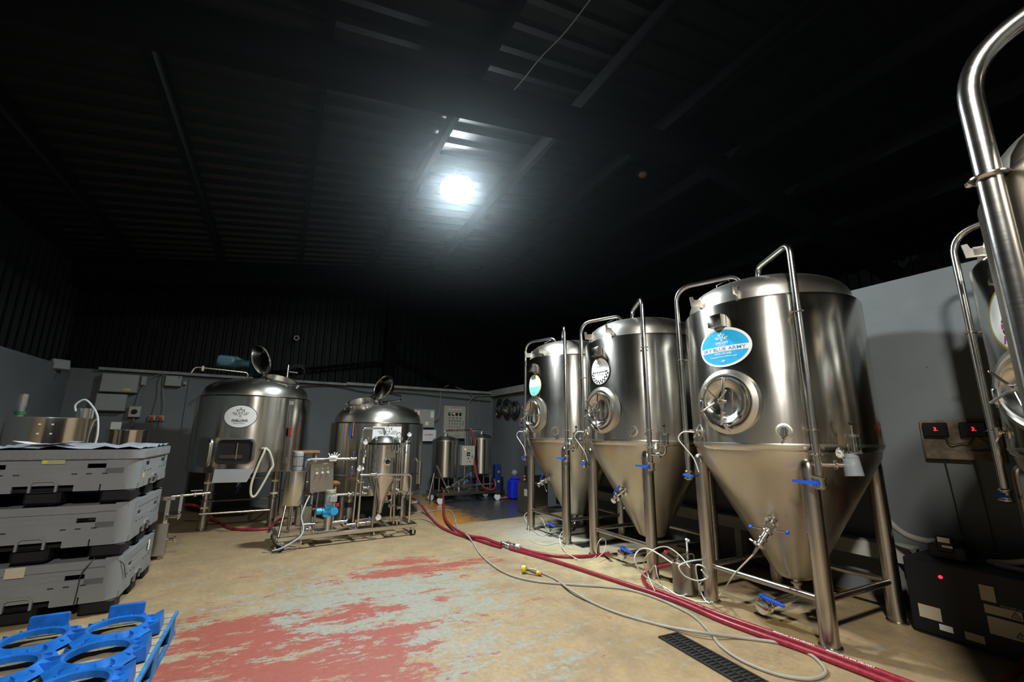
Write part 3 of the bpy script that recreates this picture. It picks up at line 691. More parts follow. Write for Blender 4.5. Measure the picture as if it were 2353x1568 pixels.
for x, r in ((-.11, .028), (-.09, .028), (-.07, .028), (-.03, .038), (-.015, .042), (.02, .042), (.035, .038), (.07, .03), (.09, .03)): mb.lathe([(r*.9, -.008), (r, -.004), (r, .004), (r*.9, .008)], 16, at((x, 0, .012), (1, 0, 0)))
mb.cyl((-.14, 0, .012), (.12, 0, .012), .024, seg=14); mb.cyl((.05, .035, .02), (.17, .05, .02), .02, seg=12); mb.cyl((.0, 0, .04), (.0, .0, .07), .006, seg=6); mb.build('coupling_body', S_POL, cp)
mb = MB(); mb.cyl((.11, .042, .02), (.17, .05, .02), .024, seg=12); mb.build('ferrule', PWHITE, cp)
gl = [(0, 1)]
RG = .011
hose('garden_hose', 'grey hose crossing the floor from the cleaning cart under the red hoses', gp([(940, 1180), (985, 1176), (1020, 1172), (1040, 1180), (1048, 1205), (1055, 1222), (1072, 1229, .06), (1085, 1245), (1105, 1275), (1140, 1305), (1180, 1325), (1235, 1337), (1300, 1343), (1400, 1350), (1450, 1357), (1505, 1374), (1560, 1398), (1598, 1420), (1633, 1456), (1657, 1486), (1705, 1519), (1780, 1549), (1850, 1561), (1888, 1555), (1896, 1538), (1862, 1505), (1799, 1480), (1700, 1466), (1610, 1454, .035), (1521, 1438), (1424, 1411), (1360, 1385), (1311, 1356, .03), (1279, 1333), (1247, 1318)], RG), RG, HOSEGREY)
hose('garden_hose', 'thin grey hose lying at the bottom of the floor', gp([(945, 1195), (965, 1192), (990, 1200), (1000, 1210)], RG), .007, HOSEGREY)
sg = thing('spray_gun', 'yellow and grey hose spray nozzle lying on the floor', 'nozzle', ground(1222, 1314, .03), math.degrees(math.atan2(*(lambda d: (d.y, d.x))(ground(1245, 1318)-ground(1205, 1311)))))
mb = MB(); mb.tube(spline([(-.075, 0, .01), (-.03, 0, .012), (.03, 0, .0), (.09, 0, -.006)]), .016, 12); mb.build('gun_body', plain('grey_gun_rubber', (.12, .11, .10), .5), sg)
mb = MB(); mb.lathe([(.018, 0), (.034, .012), (.038, .03), (.036, .05), (.026, .052), (.02, .04)], 20, at((-.06, 0, .01), (-1, -.1, .1))); mb.build('nozzle_head', YELLOW, sg)
mb = MB(); mb.box((.01, 0, .026), (.09, .014, .008), None, .003); mb.cyl((.06, 0, .0), (.085, 0, -.004), .021, seg=14); mb.build('trigger', YELLOW, sg)
mb = MB(); mb.cyl((.088, 0, -.005), (.11, 0, -.008), .019, seg=14); mb.build('hose_connector', ORANGE, sg)

# small steel pot with tangled white tube
pot = thing('steel_pot', 'small steel pressure pot beside a fermenter leg, tangled in white tubing', 'pot', ground(1576, 1362, 0), 20)
mb = MB(); mb.lathe([(.105, 0), (.112, .008), (.112, .25), (.116, .258), (.108, .262)], 36, cap1=False); mb.build('pot_body', S_OLD, pot)
mb = MB(); mb.lathe([(.116, .262), (.118, .272), (.10, .285), (.03, .295), (0, .295)], 36); mb.cyl((.05, 0, .28), (.05, 0, .36), .012, seg=10); mb.cyl((-.05, .02, .28), (-.05, .02, .33), .01, seg=10); mb.build('pot_lid', S_POL, pot)
mb = MB(); mb.tube(rnd([(-.10, -.03, .28), (-.10, -.03, .34), (.10, -.03, .34), (.10, -.03, .28)], .04), .006, 8); mb.build('pot_handle', S_POL, pot)
mb = MB(); mb.cyl((.05, 0, .36), (.05, 0, .46), .008, seg=8); mb.cyl((.05, 0, .45), (.075, 0, .45), .014, seg=10); mb.sphere((.05, 0, .46), .015, seg=10); mb.build('quick_connector', WHITEP, pot)
mb = MB(); mb.cyl((-.09, .02, .30), (-.15, .05, .345), .014, seg=10); mb.build('gas_connector', BLACKP, pot, label='black connector'); mb = MB(); mb.cyl((-.15, .05, .345), (-.17, .06, .36), .015, seg=10); mb.build('connector_ring', RED, pot, label='red ring')
def zp(q, r=.006): return [ground(x, y, z) for x, y, z in q]
white = [
 ('white plastic tube looping from the steel pot round the fermenter leg', [(1545, 1295, .36), (1520, 1278, .40), (1490, 1262, .42), (1468, 1265, .36), (1458, 1285, .28), (1470, 1312, .16), (1490, 1330, .07), (1530, 1352, .012), (1565, 1370, .012), (1600, 1350, .05), (1625, 1320, .18), (1625, 1290, .30), (1600, 1288, .36), (1570, 1295, .36), (1560, 1305, .33), (1575, 1325, .25), (1605, 1335, .2), (1628, 1325, .22), (1620, 1305, .33), (1600, 1300, .34), (1602, 1330, .2), (1612, 1365, .04), (1628, 1386, .012), (1640, 1370, .03), (1632, 1340, .15), (1612, 1310, .28)], .0065, WHITEP),
 ('clear cream tube dropping from the nearest fermenter racking valve to the floor', None, .0065, CREAM),
 ('cream tube coiled low between pot and hoses', [(1505, 1360, .03), (1488, 1320, .10), (1480, 1290, .25), (1500, 1265, .38), (1530, 1257, .4), (1560, 1275, .36), (1585, 1305, .3)], .005, CREAM),
 ('cream tube in a low loop before the second fermenter leg', [(1492, 1316, .1), (1505, 1300, .2), (1510, 1320, .14), (1520, 1345, .05), (1545, 1368, .008), (1580, 1388, .008), (1610, 1380, .008)], .004, CREAM),
]
for lab, q, r, m_ in white:
    if q is None: pts = [tip1, tip1.lerp(ground(1660, 1360, .1), .55)+V((0, 0, .02)), ground(1660, 1360, .08), ground(1640, 1378, .02), ground(1610, 1384, .008), ground(1570, 1372, .008)]
    else: pts = zp(q)
    mb = MB(); mb.tube(spline(pts, 7), r, 8); tag(mb.build('plastic_tube', m_), lab, 'tube')
for lab, q in (('cream tube arching up beside the left leg of the far fermenter', [(1260, 1225, .01), (1245, 1232, .008), (1222, 1215, .03), (1208, 1195, .12), (1205, 1185, .18), (1214, 1176, .22)]),
               ('cream tube looped low in front of the far fermenter outlet', [(1253, 1210, .08), (1245, 1193, .15), (1230, 1188, .17), (1217, 1200, .1), (1215, 1225, .02), (1225, 1245, .008), (1255, 1253, .008), (1285, 1248, .008), (1310, 1262, .008)]),
               ('cream tube looped beside the right leg of the far fermenter', [(1325, 1286, .008), (1305, 1275, .008), (1290, 1255, .04), (1286, 1235, .12), (1293, 1222, .16), (1300, 1228, .12), (1296, 1240, .07)]),
               ('cream tube looped by the left leg of the middle fermenter', [(1308, 1276, .045), (1340, 1289, .008), (1368, 1280, .01), (1370, 1262, .08), (1376, 1245, .18), (1386, 1237, .21), (1392, 1247, .17), (1388, 1268, .08), (1372, 1283, .05)])):
    mb = MB(); mb.tube(spline(zp(q), 7), .005, 8); tag(mb.build('plastic_tube', CREAM), lab, 'tube')
def ftube(tk, q, lab):
    Mx = Matrix.Translation(T[tk].location) @ T[tk].rotation_euler.to_matrix().to_4x4()
    mb = MB(); mb.tube(spline([Mx @ V(p) for p in q], 7), .006, 8); tag(mb.build('plastic_tube', WHITEP), lab, 'tube')
for tk, lab in (('T1', 'white tube hanging from the side port of the nearest whole fermenter'), ('T2', 'white tube hanging from the side port of the middle fermenter'), ('T3', 'white tube hanging from the side port of the far fermenter')):
    p = P2(-27, RS+.05, 1.48); ftube(tk, [p, p+V((-.10, -.03, .0)), p+V((-.16, -.03, -.06)), p+V((-.12, .0, -.14)), p+V((-.06, .04, -.24)), p+V((-.05, .08, -.36))], lab)

# ------------------------------------------------------------------ floor drains
def grate(loc, rz, L, W, label):
    g = thing('drain_grate', label, 'drain', loc, rz)
    mb = MB()
    for y in (-W/2, 0, W/2): mb.box((L/2, y, .006), (L, .014, .012))
    for x in (0, L): mb.box((x, 0, .006), (.014, W+.014, .012))
    mb.build('grate_frame', IRON, g)
    mb = MB(); n_ = int(L/.034)
    for i in range(n_):
        for s in (-1, 1): mb.box((.02+i*.034+(.008 if s > 0 else 0), s*W/4, .004), (.013, W/2-.012, .008))
    o = mb.build('grate_bars', IRON, g); o['kind'] = 'stuff'
    mb = MB(); mb.box((L/2, 0, .0008), (L, W, .0016)); mb.build('channel', DARKPIT, g)  # dark sheet painted as the shade down in the drain
grate(UV(3.60, -.92, 0), ROW-3, 1.9, .17, 'long black slotted drain grate at the bottom of the floor')
grate(UV(1.17, .05, 0), ROW+88, 1.15, .16, 'black drain grate between the legs of the far and middle fermenters')

# ------------------------------------------------------------------ mash tun and kettle at the left
def cyl_tank(name, label, loc, rz, Rad, z0, z1, dome, legs, group=None, shellmat=None):
    t_ = thing(name, label, 'tank', loc, rz, group)
    mb = MB(); mb.lathe([(Rad-.01, z0), (Rad, z0+.01), (Rad, z1-.015), (Rad-.015, z1), (Rad-.06, z1+.01)], 80, cap0=True, cap1=False); mb.build('shell', shellmat or S_SHELL, t_)
    pr = [(Rad-.055, z1+.005), (Rad-.055, z1+.03)]
    for i in range(1, 11): a = i/10*math.pi/2; pr.append(((Rad-.06)*math.cos(a)**.8 if i < 10 else 0, z1+.03+dome*math.sin(a)**.85))
    mb = MB(); mb.lathe(pr, 72, cap0=False); mb.build('dome', S_DOME if dome else S_OLD, t_)
    for x, y in legs:
        mb = MB(); mb.lathe([(.075, 0), (.075, .015), (.055, .02), (.052, .38), (.046, .40), (.046, z0+.05)], 24, Matrix.Translation((x, y, 0))); flange(mb, (x, y, .42), (0, 0, 1), .08, .012); mb.build('leg', S_LEG, t_)
    return t_
def swing_lid(t_, c_, nrm, r, hinge_dir, upn, hh=.13):
    m = at(c_, nrm); mb = MB(); mb.lathe([(r, -.14), (r, hh-.015), (r+.014, hh-.01), (r+.014, hh), (r-.012, hh), (r-.014, -.05)], 44, m, cap0=False, cap1=False); o = mb.build('hatch_collar', S_DOME, t_)
    mb = MB(); mb.lathe([(r-.013, hh-.09), (0, hh-.09)], 44, m); mb.build('hatch_interior', S_OLD, o)
    for k_ in range(6):
        a = k_*1.05+.3; p = m @ V(((r+.035)*math.cos(a), (r+.035)*math.sin(a), hh-.03)); q = m @ V(((r+.085)*math.cos(a), (r+.085)*math.sin(a), hh-.12)); mb = MB(); mb.cyl(p, q, .009, seg=6); mb.sphere(q, .02, seg=8); mb.box(p, (.035, .035, .02)); mb.build('clamp_bolt', S_POL, o)
    hc = m @ (V((0, 0, hh))+V(hinge_dir).normalized()*(r+.03)); lc = hc+V(upn[1]).normalized()*(r+.03)
    ml = at(lc, upn[0]); mb = MB(); mb.lathe([(0, .03), (r*.5, .026), (r*.85, .012), (r-.01, 0), (r+.008, -.012), (r+.012, .0), (r+.004, .012)], 44, ml, cap1=False); l = mb.build('hatch_lid', S_SHELL, t_)
    mb = MB(); mb.torus(lc, r+.006, .012, upn[0]); mb.build('lid_rim', S_POL, l)
    mb = MB(); mb.tube([ml @ V(p) for p in ((-.04, r*.7, -.01), (-.04, r*.7, -.05), (.04, r*.7, -.05), (.04, r*.7, -.01))], .006, 6); mb.cyl(hc, lc, .016, seg=6); mb.build('lid_handle', S_POL, l)
LTL = [(-.57, -.40), (.50, -.50), (-.5, .5), (.5, .5)]
mt = cyl_tank('mash_tun', 'big steel mash tun with an oval white badge and open side door', (-4.35, 7.5, 0), 30, .845, .835, 1.99, .30, [(-.50, -.36), (.40, -.42), (-.5, .45), (.5, .45)])
for x, y in ((-.50, -.36), (.40, -.42)):
    for z in (.66, .47 if x > 0 else .30):
        mb = MB(); mb.lathe([(.0555, z), (.0555, z+.03)], 20, Matrix.Translation((x, y, 0)), cap0=False, cap1=False); mb.build('tape_band', TAPE, mt, label='cream tape wound round the leg')
RM = .845
o = Print().ellipse(.228, .172).wrap('tun_badge', PBLACK, mt, RM, -13, 1.665, .004, 'black-rimmed oval white badge')
Print().ellipse(.219, .163).wrap('badge_face', PWHITE, o, RM, -13, 1.665, .006)
Print().emblem(0, .055, .155, .035).text("DHILLON'S", 0, -.062, width=.21, height=.038, bold=.035).wrap('badge_lettering', PBLACK, o, RM, -13, 1.665, .008)
Print().text('BREWERY', 0, -.103, width=.155, height=.020).text('ESTD  2014', 0, -.03, width=.09, height=.009).wrap('badge_small_lettering', PGREEN, o, RM, -13, 1.665, .008)
# door opening with rounded frame
def rrect(w_, h_, r, n=6):
    out = []
    for cx, cy, a0 in ((w_/2-r, h_/2-r, 0), (-w_/2+r, h_/2-r, 90), (-w_/2+r, -h_/2+r, 180), (w_/2-r, -h_/2+r, 270)):
        out += [(cx+r*math.cos(R(a0+90*i/n)), cy+r*math.sin(R(a0+90*i/n))) for i in range(n+1)]
    return out
def ringpoly(mb, outer, inner, z0, z1, m):
    n = len(outer); vs_ = [(*p, z0) for p in outer]+[(*p, z1) for p in outer]+[(*p, z1) for p in inner]+[(*p, z0) for p in inner]
    mb.add(vs_, [(k*n+i, k*n+(i+1) % n, ((k+1) % 4)*n+(i+1) % n, ((k+1) % 4)*n+i) for k in range(4) for i in range(n)], m)
q = face(P2(-13, RM-.03, 1.155), P2(-13, 1, 0)); mb = MB(); ringpoly(mb, rrect(.50, .37, .08), rrect(.46, .33, .065), -.03, .07, q); o = mb.build('door_frame', S_POL, mt)
mb = MB(); mb.prism(rrect(.47, .34, .065), .035, .045, q); mb.build('door_opening', DARKPIT, o)  # dark sheet painted as the shade inside the tun
mb = MB(); mb.box((-.05, -.08, .05), (.3, .05, .01), q); mb.cyl((.02, -.12, .05), (.02, .12, .05), .012, seg=8, m=q); mb.build('rake_arm', S_OLD, o)
q2 = face(P2(-44, RM+.13, 1.14), V((-.98, -.2, 0)))
q2 = Matrix.Translation(P2(-40, RM+.06, 1.14)) @ rotz(-64) @ Matrix.Rotation(R(90), 4, 'X'); mb = MB(); mb.prism(rrect(.42, .42, .09), -.012, .012, q2); mb.prism(rrect(.36, .36, .07), .012, .02, q2); o = mb.build('side_door', S_SHELL, mt, label='open hinged hatch door')
mb = MB(); mb.tube([P2(-31, RM+.05, 1.26), P2(-31, RM+.05, 1.02)], .008, 8); mb.tube([P2(-31, RM+.05, 1.26), P2(-36, RM+.05, 1.26)], .008, 8); mb.tube([P2(-31, RM+.05, 1.03), P2(-36, RM+.05, 1.03)], .008, 8); mb.build('hinge', S_POL, o)
q = face(P2(-11, RM+.03, .80), P2(-11, 1, .25)); mb = MB(); mb.prism([(-.26, -.09), (.18, -.09), (.25, .10), (-.26, .10)], -.004, .004, q); mb.build('spent_grain_chute', BOXGREY, mt, label='pale grey sheet chute under the door')
mb = MB(); mb.tube(spline([P2(10, RM+.02, 1.19), P2(12, RM+.06, 1.17), P2(8, RM+.06, .95), P2(4.5, RM+.06, .70), P2(5, RM+.06, .54), P2(8, RM+.06, .50), P2(12, RM+.06, .60), P2(19, RM+.06, .86), P2(21, RM+.06, .95), P2(17, RM+.05, 1.13), P2(13, RM+.02, 1.2)], 7), .017, 10)
tw = Matrix.Translation(mt.location) @ rotz(30)
ho = mb.build('looped_hose', CREAM); ho.matrix_world = tw; tag(ho, 'cream hose hanging in a loop on the side of the mash tun', 'hose')
mb = MB(); mb.cyl(P2(8, RM, 1.175), P2(8, RM+.05, 1.175), .01, seg=8); mb.box(P2(14, RM+.02, 1.17), (.09, .03, .012)); mb.build('hose_hook', DCABLE, mt)
mb = MB(); mb.cyl(P2(34, RM+.03, 1.88), P2(36, RM+.03, 1.0), .012, seg=10); mb.build('sight_tube', GLASS, mt)
mb = MB(); mb.cyl(P2(36, RM+.03, 1.9), P2(37.5, RM+.03, 1.0), .005, seg=6); mb.box(P2(34, RM+.03, 1.90), (.07, .05, .06)); mb.box(P2(36, RM+.03, 1.0), (.04, .04, .09)); mb.build('sight_tube_mount', S_POL, mt)
mb = MB(); mb.box(P2(36.5, RM+.04, 1.44), (.035, .04, .14), None, .008); mb.build('level_marker', RED, mt, label='red marker')
mb = MB(); mb.cyl((-.55, -.42, .235), (.42, -.45, .235), .018, seg=10); mb.build('crossbar', S_POL, mt); mb = MB(); mb.cyl((-.45, .42, .30), (.45, .42, .30), .014, seg=8); mb.cyl((-.4, -.3, .72), (.4, -.3, .72), .02, seg=8); mb.build('crossbar', S_OLD, mt)
valve(mt, (-.1, -.2, .62), (0, 0, 1), (-.25, -.1, -.95), .024, .14)
swing_lid(mt, (.30, -.30, 2.22), (.22, -.38, 1), .245, (-.9, .4, 0), (V((.80, -.55, .25)), V((-.26, .05, 1))), .10)
mb = MB(); mb.tube(rnd([(-.18, -.05, 2.26), (-.18, -.05, 2.42), (-.93, -.05, 2.46), (-.97, -.05, 2.36)], .05), .020, 10); mb.build('overflow_pipe', S_POL, mt); mb = MB(); mb.box((-.82, -.05, 2.44), (.03, .05, .08)); mb.build('tape_tag', TAPE, mt, label='yellowish tape on the pipe')
ag = MB(); ag.lathe([(.10, -.02), (.105, .0), (.105, .20), (.085, .23), (.05, .24)], 24, at((-.42, .05, 2.59), (-1, 0, .04))); ag.build('agitator_motor', BLUEMOT, mt, label='teal electric motor')
mb = MB()
for i in range(8): mb.box((-.52, -.06, 2.53+i*.015), (.16, .002, .005)); 
mb.lathe([(.11, .0), (.12, .02), (.09, .05), (.06, .16), (.075, .22)], 20, at((-.40, .05, 2.585), (1, 0, -.03))); mb.cyl((-.05, .05, 2.62), (-.02, .02, 2.28), .09, .075, seg=20); mb.cyl((-.03, .05, 2.38), (-.03, .05, 2.40), .16, seg=24); mb.build('gearbox', BLUEMOT, mt)
mb = MB(); mb.cyl((.42, .05, 2.26), (.42, .05, 2.62), .028, .02, seg=12); mb.cyl((.44, .05, 2.5), (.58, .05, 2.49), .014, seg=8); mb.build('vent_pipe', S_POL, mt)
mb = MB()
for k_ in range(7): a = k_*.9; mb.torus((.58+.03*math.cos(a), .1+.05*math.sin(a*2), 2.50+.04*math.sin(a)), .10+.012*k_, .0022, (math.cos(a)*.4, -1, math.sin(a)*.5), seg=20, rs=4)
o = mb.build('wire_coil', DCABLE); o.matrix_world = tw; tag(o, 'tangle of thin wire behind the mash tun vent pipe', 'wire')

kt = cyl_tank('brew_kettle', 'squat steel brew kettle with open top hatch behind the filter cart', (-2.5, 8.35, 0), 16.7, .83, .42, 1.615, .33, [(-.5, -.5), (.5, -.5), (-.5, .5), (.5, .5)])
RK = .83
mb = MB(); mb.lathe([(RK+.004, .72), (RK+.01, .735), (RK+.004, .75)], 72, cap0=False, cap1=False); mb.build('jacket_seam', S_OLD, kt)
q = face(P2(11, RK+.006, 1.41), P2(11, 1, 0)); g = Print()
for i in range(12): g.quad(-.245+i*.49/12, -.15, -.245+(i+1)*.49/12, .15)
o = g.wrap('kettle_sign', PWHITE, kt, RK, 11, 1.40, .004, 'white sheet with black logo')
Print().emblem(0, .07, .22, .03).text("DHILLON'S", .0, -.07, width=.42, height=.075, bold=.03).wrap('sign_print', PBLACK, o, RK, 11, 1.40, .006)
swing_lid(kt, (-.30, -.32, 1.88), (-.19, -.36, 1), .225, (.95, .3, 0), (V((-.72, -.62, .35)), V((.42, .02, .92))), .13)
mb = MB(); mb.cyl((.17, -.22, 1.94), (.17, -.22, 2.02), .02, seg=10); mb.tube([(.05, -.2, 2.0), (.36, -.42, 2.03)], .014, 10); mb.lathe([(.026, 0), (.03, .01), (.016, .012)], 16, at((.355, -.417, 2.03), (.8, -.57, .08))); flange(mb, (.17, -.24, 2.0), (1, -.7, 0), .03); mb.build('inlet_pipe', S_POL, kt)
for a, z in ((-31, 1.47), (-28.5, 1.5)):
    mb = MB(); mb.cyl(P2(a, RK+.02, z+.10), P2(a, RK+.02, z-.12), .012, seg=8); mb.build('thermometer', BLUE if a < -30 else WOOD, kt)
mb = MB(); mb.cyl(P2(56, RK, 1.0), P2(56, RK+.05, .93), .02, seg=8); mb.cyl(P2(66, RK+.02, .95), P2(66, RK+.02, .55), .035, seg=12); mb.build('sight_tube_mount', S_OLD, kt)
mb = MB(); mb.cyl(P2(50, RK+.03, 1.58), P2(50, RK+.03, .8), .01, seg=8); mb.build('sight_tube', GLASS, kt)
valve(kt, P2(20, RK-.2, .34), (0, 0, 1), (.8, 0, -.5), .024, .12)

# two open vats behind the crate stack
va = thing('steel_vat', 'open round steel vat behind the grey crate stack, left one', 'vat', (-5.33, 5.14, 0), 44)
mb = MB(); mb.lathe([(.39, 0), (.39, 1.555), (.397, 1.565), (.397, 1.578), (.37, 1.578), (.37, 1.2), (0, 1.2)], 56); mb.build('vat_shell', S_SHELL, va)
for z in (1.50, 1.40): Print().quad(-.06, -.008, .06, .008).wrap('level_label', PAPER, va, .39, -3, z, .002)
mb = MB(); mb.cyl((-.25, -.1, 1.45), (-.25, -.1, 1.83), .035, seg=16); mb.cyl((-.25, -.1, 1.69), (-.25, -.1, 1.82), .045, seg=16); mb.build('standpipe', S_POL, va)
mb = MB(); mb.cyl((-.25, -.1, 1.60), (-.25, -.1, 1.64), .048, seg=16); mb.build('pipe_collar', plain('green_plastic', (.02, .16, .05), .5), va, label='green collar')
mb = MB(); mb.cyl((.27, .1, 1.57), (.27, .1, 1.70), .09, seg=20); mb.build('inlet_pot', S_POL, va)
mb = MB(); mb.tube(spline([(.18, .0, 1.66), (.17, .0, 1.74), (.24, -.02, 1.80), (.32, -.05, 1.72), (.38, -.09, 1.6), (.41, -.13, 1.4), (.40, -.15, 1.2)]), .011, 8); o = mb.build('plastic_tube', WHITEP); o.matrix_world = Matrix.Translation((-5.33, 5.14, 0)) @ rotz(44); tag(o, 'white tube draped over the rim of the left vat', 'tube')
vb = thing('steel_vat', 'smaller round steel vat behind the grey crate stack, right one', 'vat', (-4.98, 5.78, 0), 41)
mb = MB(); mb.lathe([(.20, 0), (.20, 1.43), (.206, 1.44), (.206, 1.45), (.19, 1.45), (.19, 1.2), (0, 1.2)], 40); mb.build('vat_shell', S_SHELL, vb)
mb = MB(); mb.box((-.12, -.12, 1.50), (.1, .02, .09)); mb.build('rim_plate', BOXGREY, vb)

# pump manifold right of the crates
pm_ = thing('pump_stand', 'small steel manifold stand with two spouts right of the crate stack', 'stand', (-4.05, 5.45, 0), 33)
mb = MB()
for x in (-.10, .0):
    mb.box((x, 0, .33), (.04, .04, .66))
mb.box((-.05, 0, .66), (.22, .04, .04)); mb.box((.12, 0, .60), (.03, .03, .2)); mb.box((-.04, 0, .22), (.16, .16, .34)); mb.build('stand_frame', S_OLD, pm_)
for z in (.46, .20):
    mb = MB(); mb.cyl((.0, -.04, z), (.14, -.06, z), .022, seg=12); flange(mb, (.12, -.056, z), (1, -.1, 0), .04, .012); mb.build('spout', S_POL, pm_)
mb = MB(); mb.cyl((.02, 0, .68), (.40, 0, .70), .016, seg=10); flange(mb, (.25, 0, .69), (1, 0, 0), .03); flange(mb, (.33, 0, .69), (1, 0, 0), .03); mb.box((.26, -.02, .735), (.12, .02, .01)); mb.build('outlet_pipe', S_POL, pm_)

# wooden-topped brewing steps
ws = thing('step_stool', 'tall steel step stool with two orange wooden treads beside the mash tun', 'step stool', (-3.18, 6.98, 0), 33)
for x, z in ((0, 1.14), (.34, .66)):
    mb = MB(); mb.box((x, 0, z), (.36, .28, .04), None, .008); mb.build('tread', WOOD, ws, label='varnished wooden tread')
for x, h in ((-.13, 1.12), (.13, 1.12), (.46, .64)):
    for y in (-.1, .1): mb = MB(); mb.cyl((x, y, 0), (x, y, h), .018, seg=8); mb.build('leg', BOXGREY, ws)
mb = MB(); mb.cyl((-.13, -.1, .7), (.13, -.1, .7), .012, seg=8); mb.cyl((.13, -.1, .3), (.46, -.1, .3), .012, seg=8); mb.cyl((-.13, -.1, .2), (.13, -.1, .2), .012, seg=8); mb.build('brace', BOXGREY, ws)

# ------------------------------------------------------------------ filter cart (front left)
fc = thing('filter_cart', 'wheeled steel filtration cart crowded with pipes, pump and vessels', 'cart', (-2.87, 5.79, 0), 33.2)
def part(name, mat, mb, p=None, label=None): return mb.build(name, mat, p or fc, label=label)
mb = MB()
for y in (0, .72): mb.box((.89, y, .135), (1.80, .05, .05), None, .004)
for x in (.0, .45, .95, 1.4, 1.78): mb.box((x, .36, .135), (.05, .70, .045), None, .004)
part('cart_frame', S_SHELL, mb)
for x, y in ((.03, -.02), (1.74, -.0), (.03, .7), (1.74, .7)):
    mb = MB(); mb.box((x, y, .095), (.06, .05, .03)); mb.box((x+.0, y+.022, .06), (.03, .006, .08)); mb.box((x, y-.022, .06), (.03, .006, .08)); o = part('caster', S_POL, mb)
    mb = MB(); mb.cyl((x-.0, y-.016, .045), (x, y+.016, .045), .045, seg=18); mb.build('wheel', BLACKP, o)
# dosing tank
mb = MB(); mb.lathe([(.0, .50), (.12, .50), (.135, .52), (.135, .925), (.15, .93), (.15, .94), (0, .945)], 40, Matrix.Translation((.15, .22, 0))); part('dosing_tank', S_SHELL, mb)
for x, y, x2, y2 in ((.06, .14, -.0, .02), (.25, .16, .27, .08), (.15, .32, .15, .42)): mb = MB(); mb.cyl((x, y, .52), (x2, y2, .16), .016, seg=10); part('tank_leg', S_LEG, mb)
mb = MB(); mb.cyl((.16, .22, .945), (.16, .22, .99), .06, seg=20); mb.lathe([(.045, .99), (.055, 1.0), (.055, 1.12), (.048, 1.125)], 20, Matrix.Translation((.16, .22, 0)))
for k_ in range(14): a = k_*math.pi/7; mb.box((.16+.058*math.cos(a), .22+.058*math.sin(a), 1.06), (.006, .006, .10))
part('agitator_motor', BOXGREY, mb); mb = MB(); mb.lathe([(.06, 1.125), (.06, 1.17), (.05, 1.185), (0, 1.188)], 20, Matrix.Translation((.16, .22, 0))); part('motor_cap', BOXGREY, mb)
# control box
pq = Matrix.Translation((.47, .16, .845)) @ Matrix.Rotation(R(-4), 4, 'Y'); mb = MB(); mb.box((0, .07, 0), (.30, .14, .385), pq, .006); cb = part('control_box', S_OLD, mb)
mb = MB(); mb.box((0, .06, .197), (.32, .17, .008), pq); mb.build('box_lid_edge', S_POL, cb)
for i in range(3):
    x = -.07+i*.07; mb = MB(); mb.cyl((x, 0, .115), (x, -.012, .115), .013, m=pq, seg=14); mb.build('indicator_light', E_GREEN, cb, label='green indicator')
    mb = MB(); mb.cyl((x, 0, .06), (x, -.02, .06), .015, m=pq, seg=12); mb.box((x, -.024, .06), (.007, .012, .026), pq); mb.build('selector_switch', WHITEP if i < 3 else BLACKP, cb)
mb = MB(); mb.cyl((.09, 0, .01), (.09, -.01, .01), .009, m=pq, seg=10); mb.box((-.1, -.002, -.14), (.03, .003, .012), pq); mb.build('box_lock', S_POL, cb)
mb = MB(); mb.box((.04, -.002, .178), (.065, .003, .010), pq); mb.build('name_label', PAPER, cb)
# rubber glove on the pipe
gv_ = thing('rubber_glove', 'white rubber glove draped on the cart pipe above the control box', 'glove', tuple((Matrix.Translation(fc.location) @ rotz(33.2)) @ V((.585, .16, 1.085))), 33.2)
mb = MB(); mb.tube(spline([(-.045, -.01, .0), (-.02, -.022, .018), (.02, -.022, .018), (.045, -.01, -.005)]), .024, 10); mb.box((0, -.02, -.012), (.10, .03, .05), None, .01)
mb.build('palm', WHITEP, gv_)
for i, (x, l, tl) in enumerate(((-.04, .05, -.02), (-.015, .04, -.004), (.008, .062, .006), (.03, .055, .016), (.05, .035, .03))):
    mb = MB(); mb.tube(spline([(x, -.012, .02), (x+tl*.4, -.012, .02+l*.6), (x+tl, -.016, .02+l)]), .0085, 8); mb.sphere((x+tl, -.016, .02+l), .0085, seg=8); mb.build('finger', WHITEP, gv_)
def pipe(pts, r, name='pipe', mat=None, rr=.05): mb = MB(); mb.tube(rnd(pts, rr), r, 10); return part(name, mat or S_POL, mb)
pipe([(.26, .2, .98), (.26, .2, 1.085), (.88, .2, 1.075)], .017); knobvalve(fc, (.87, .19, 1.075), (1, 0, 0), (0, 0, 1), .020, .08)
pipe([(.95, .18, 1.36), (.93, .18, .16)], .014); pipe([(.97, .2, 1.2), (.97, .2, 1.505), (1.30, .25, 1.505), (1.32, .25, 1.41)], .015)
mb = MB(); mb.lathe([(.03, 1.13), (.03, 1.22)], 16, Matrix.Translation((.96, .17, 0))); part('sight_glass', GLASS, mb)
gauge(fc, (1.0, .10, 1.31), (-.1, -1, 0), .036, (1.0, .15, 1.22)); gauge(fc, (.945, .10, .945), (0, -1, 0), .038, (.945, .15, .88)); gauge(fc, (1.235, .02, .285), (0, -1, 0), .042, (1.24, .1, .36))
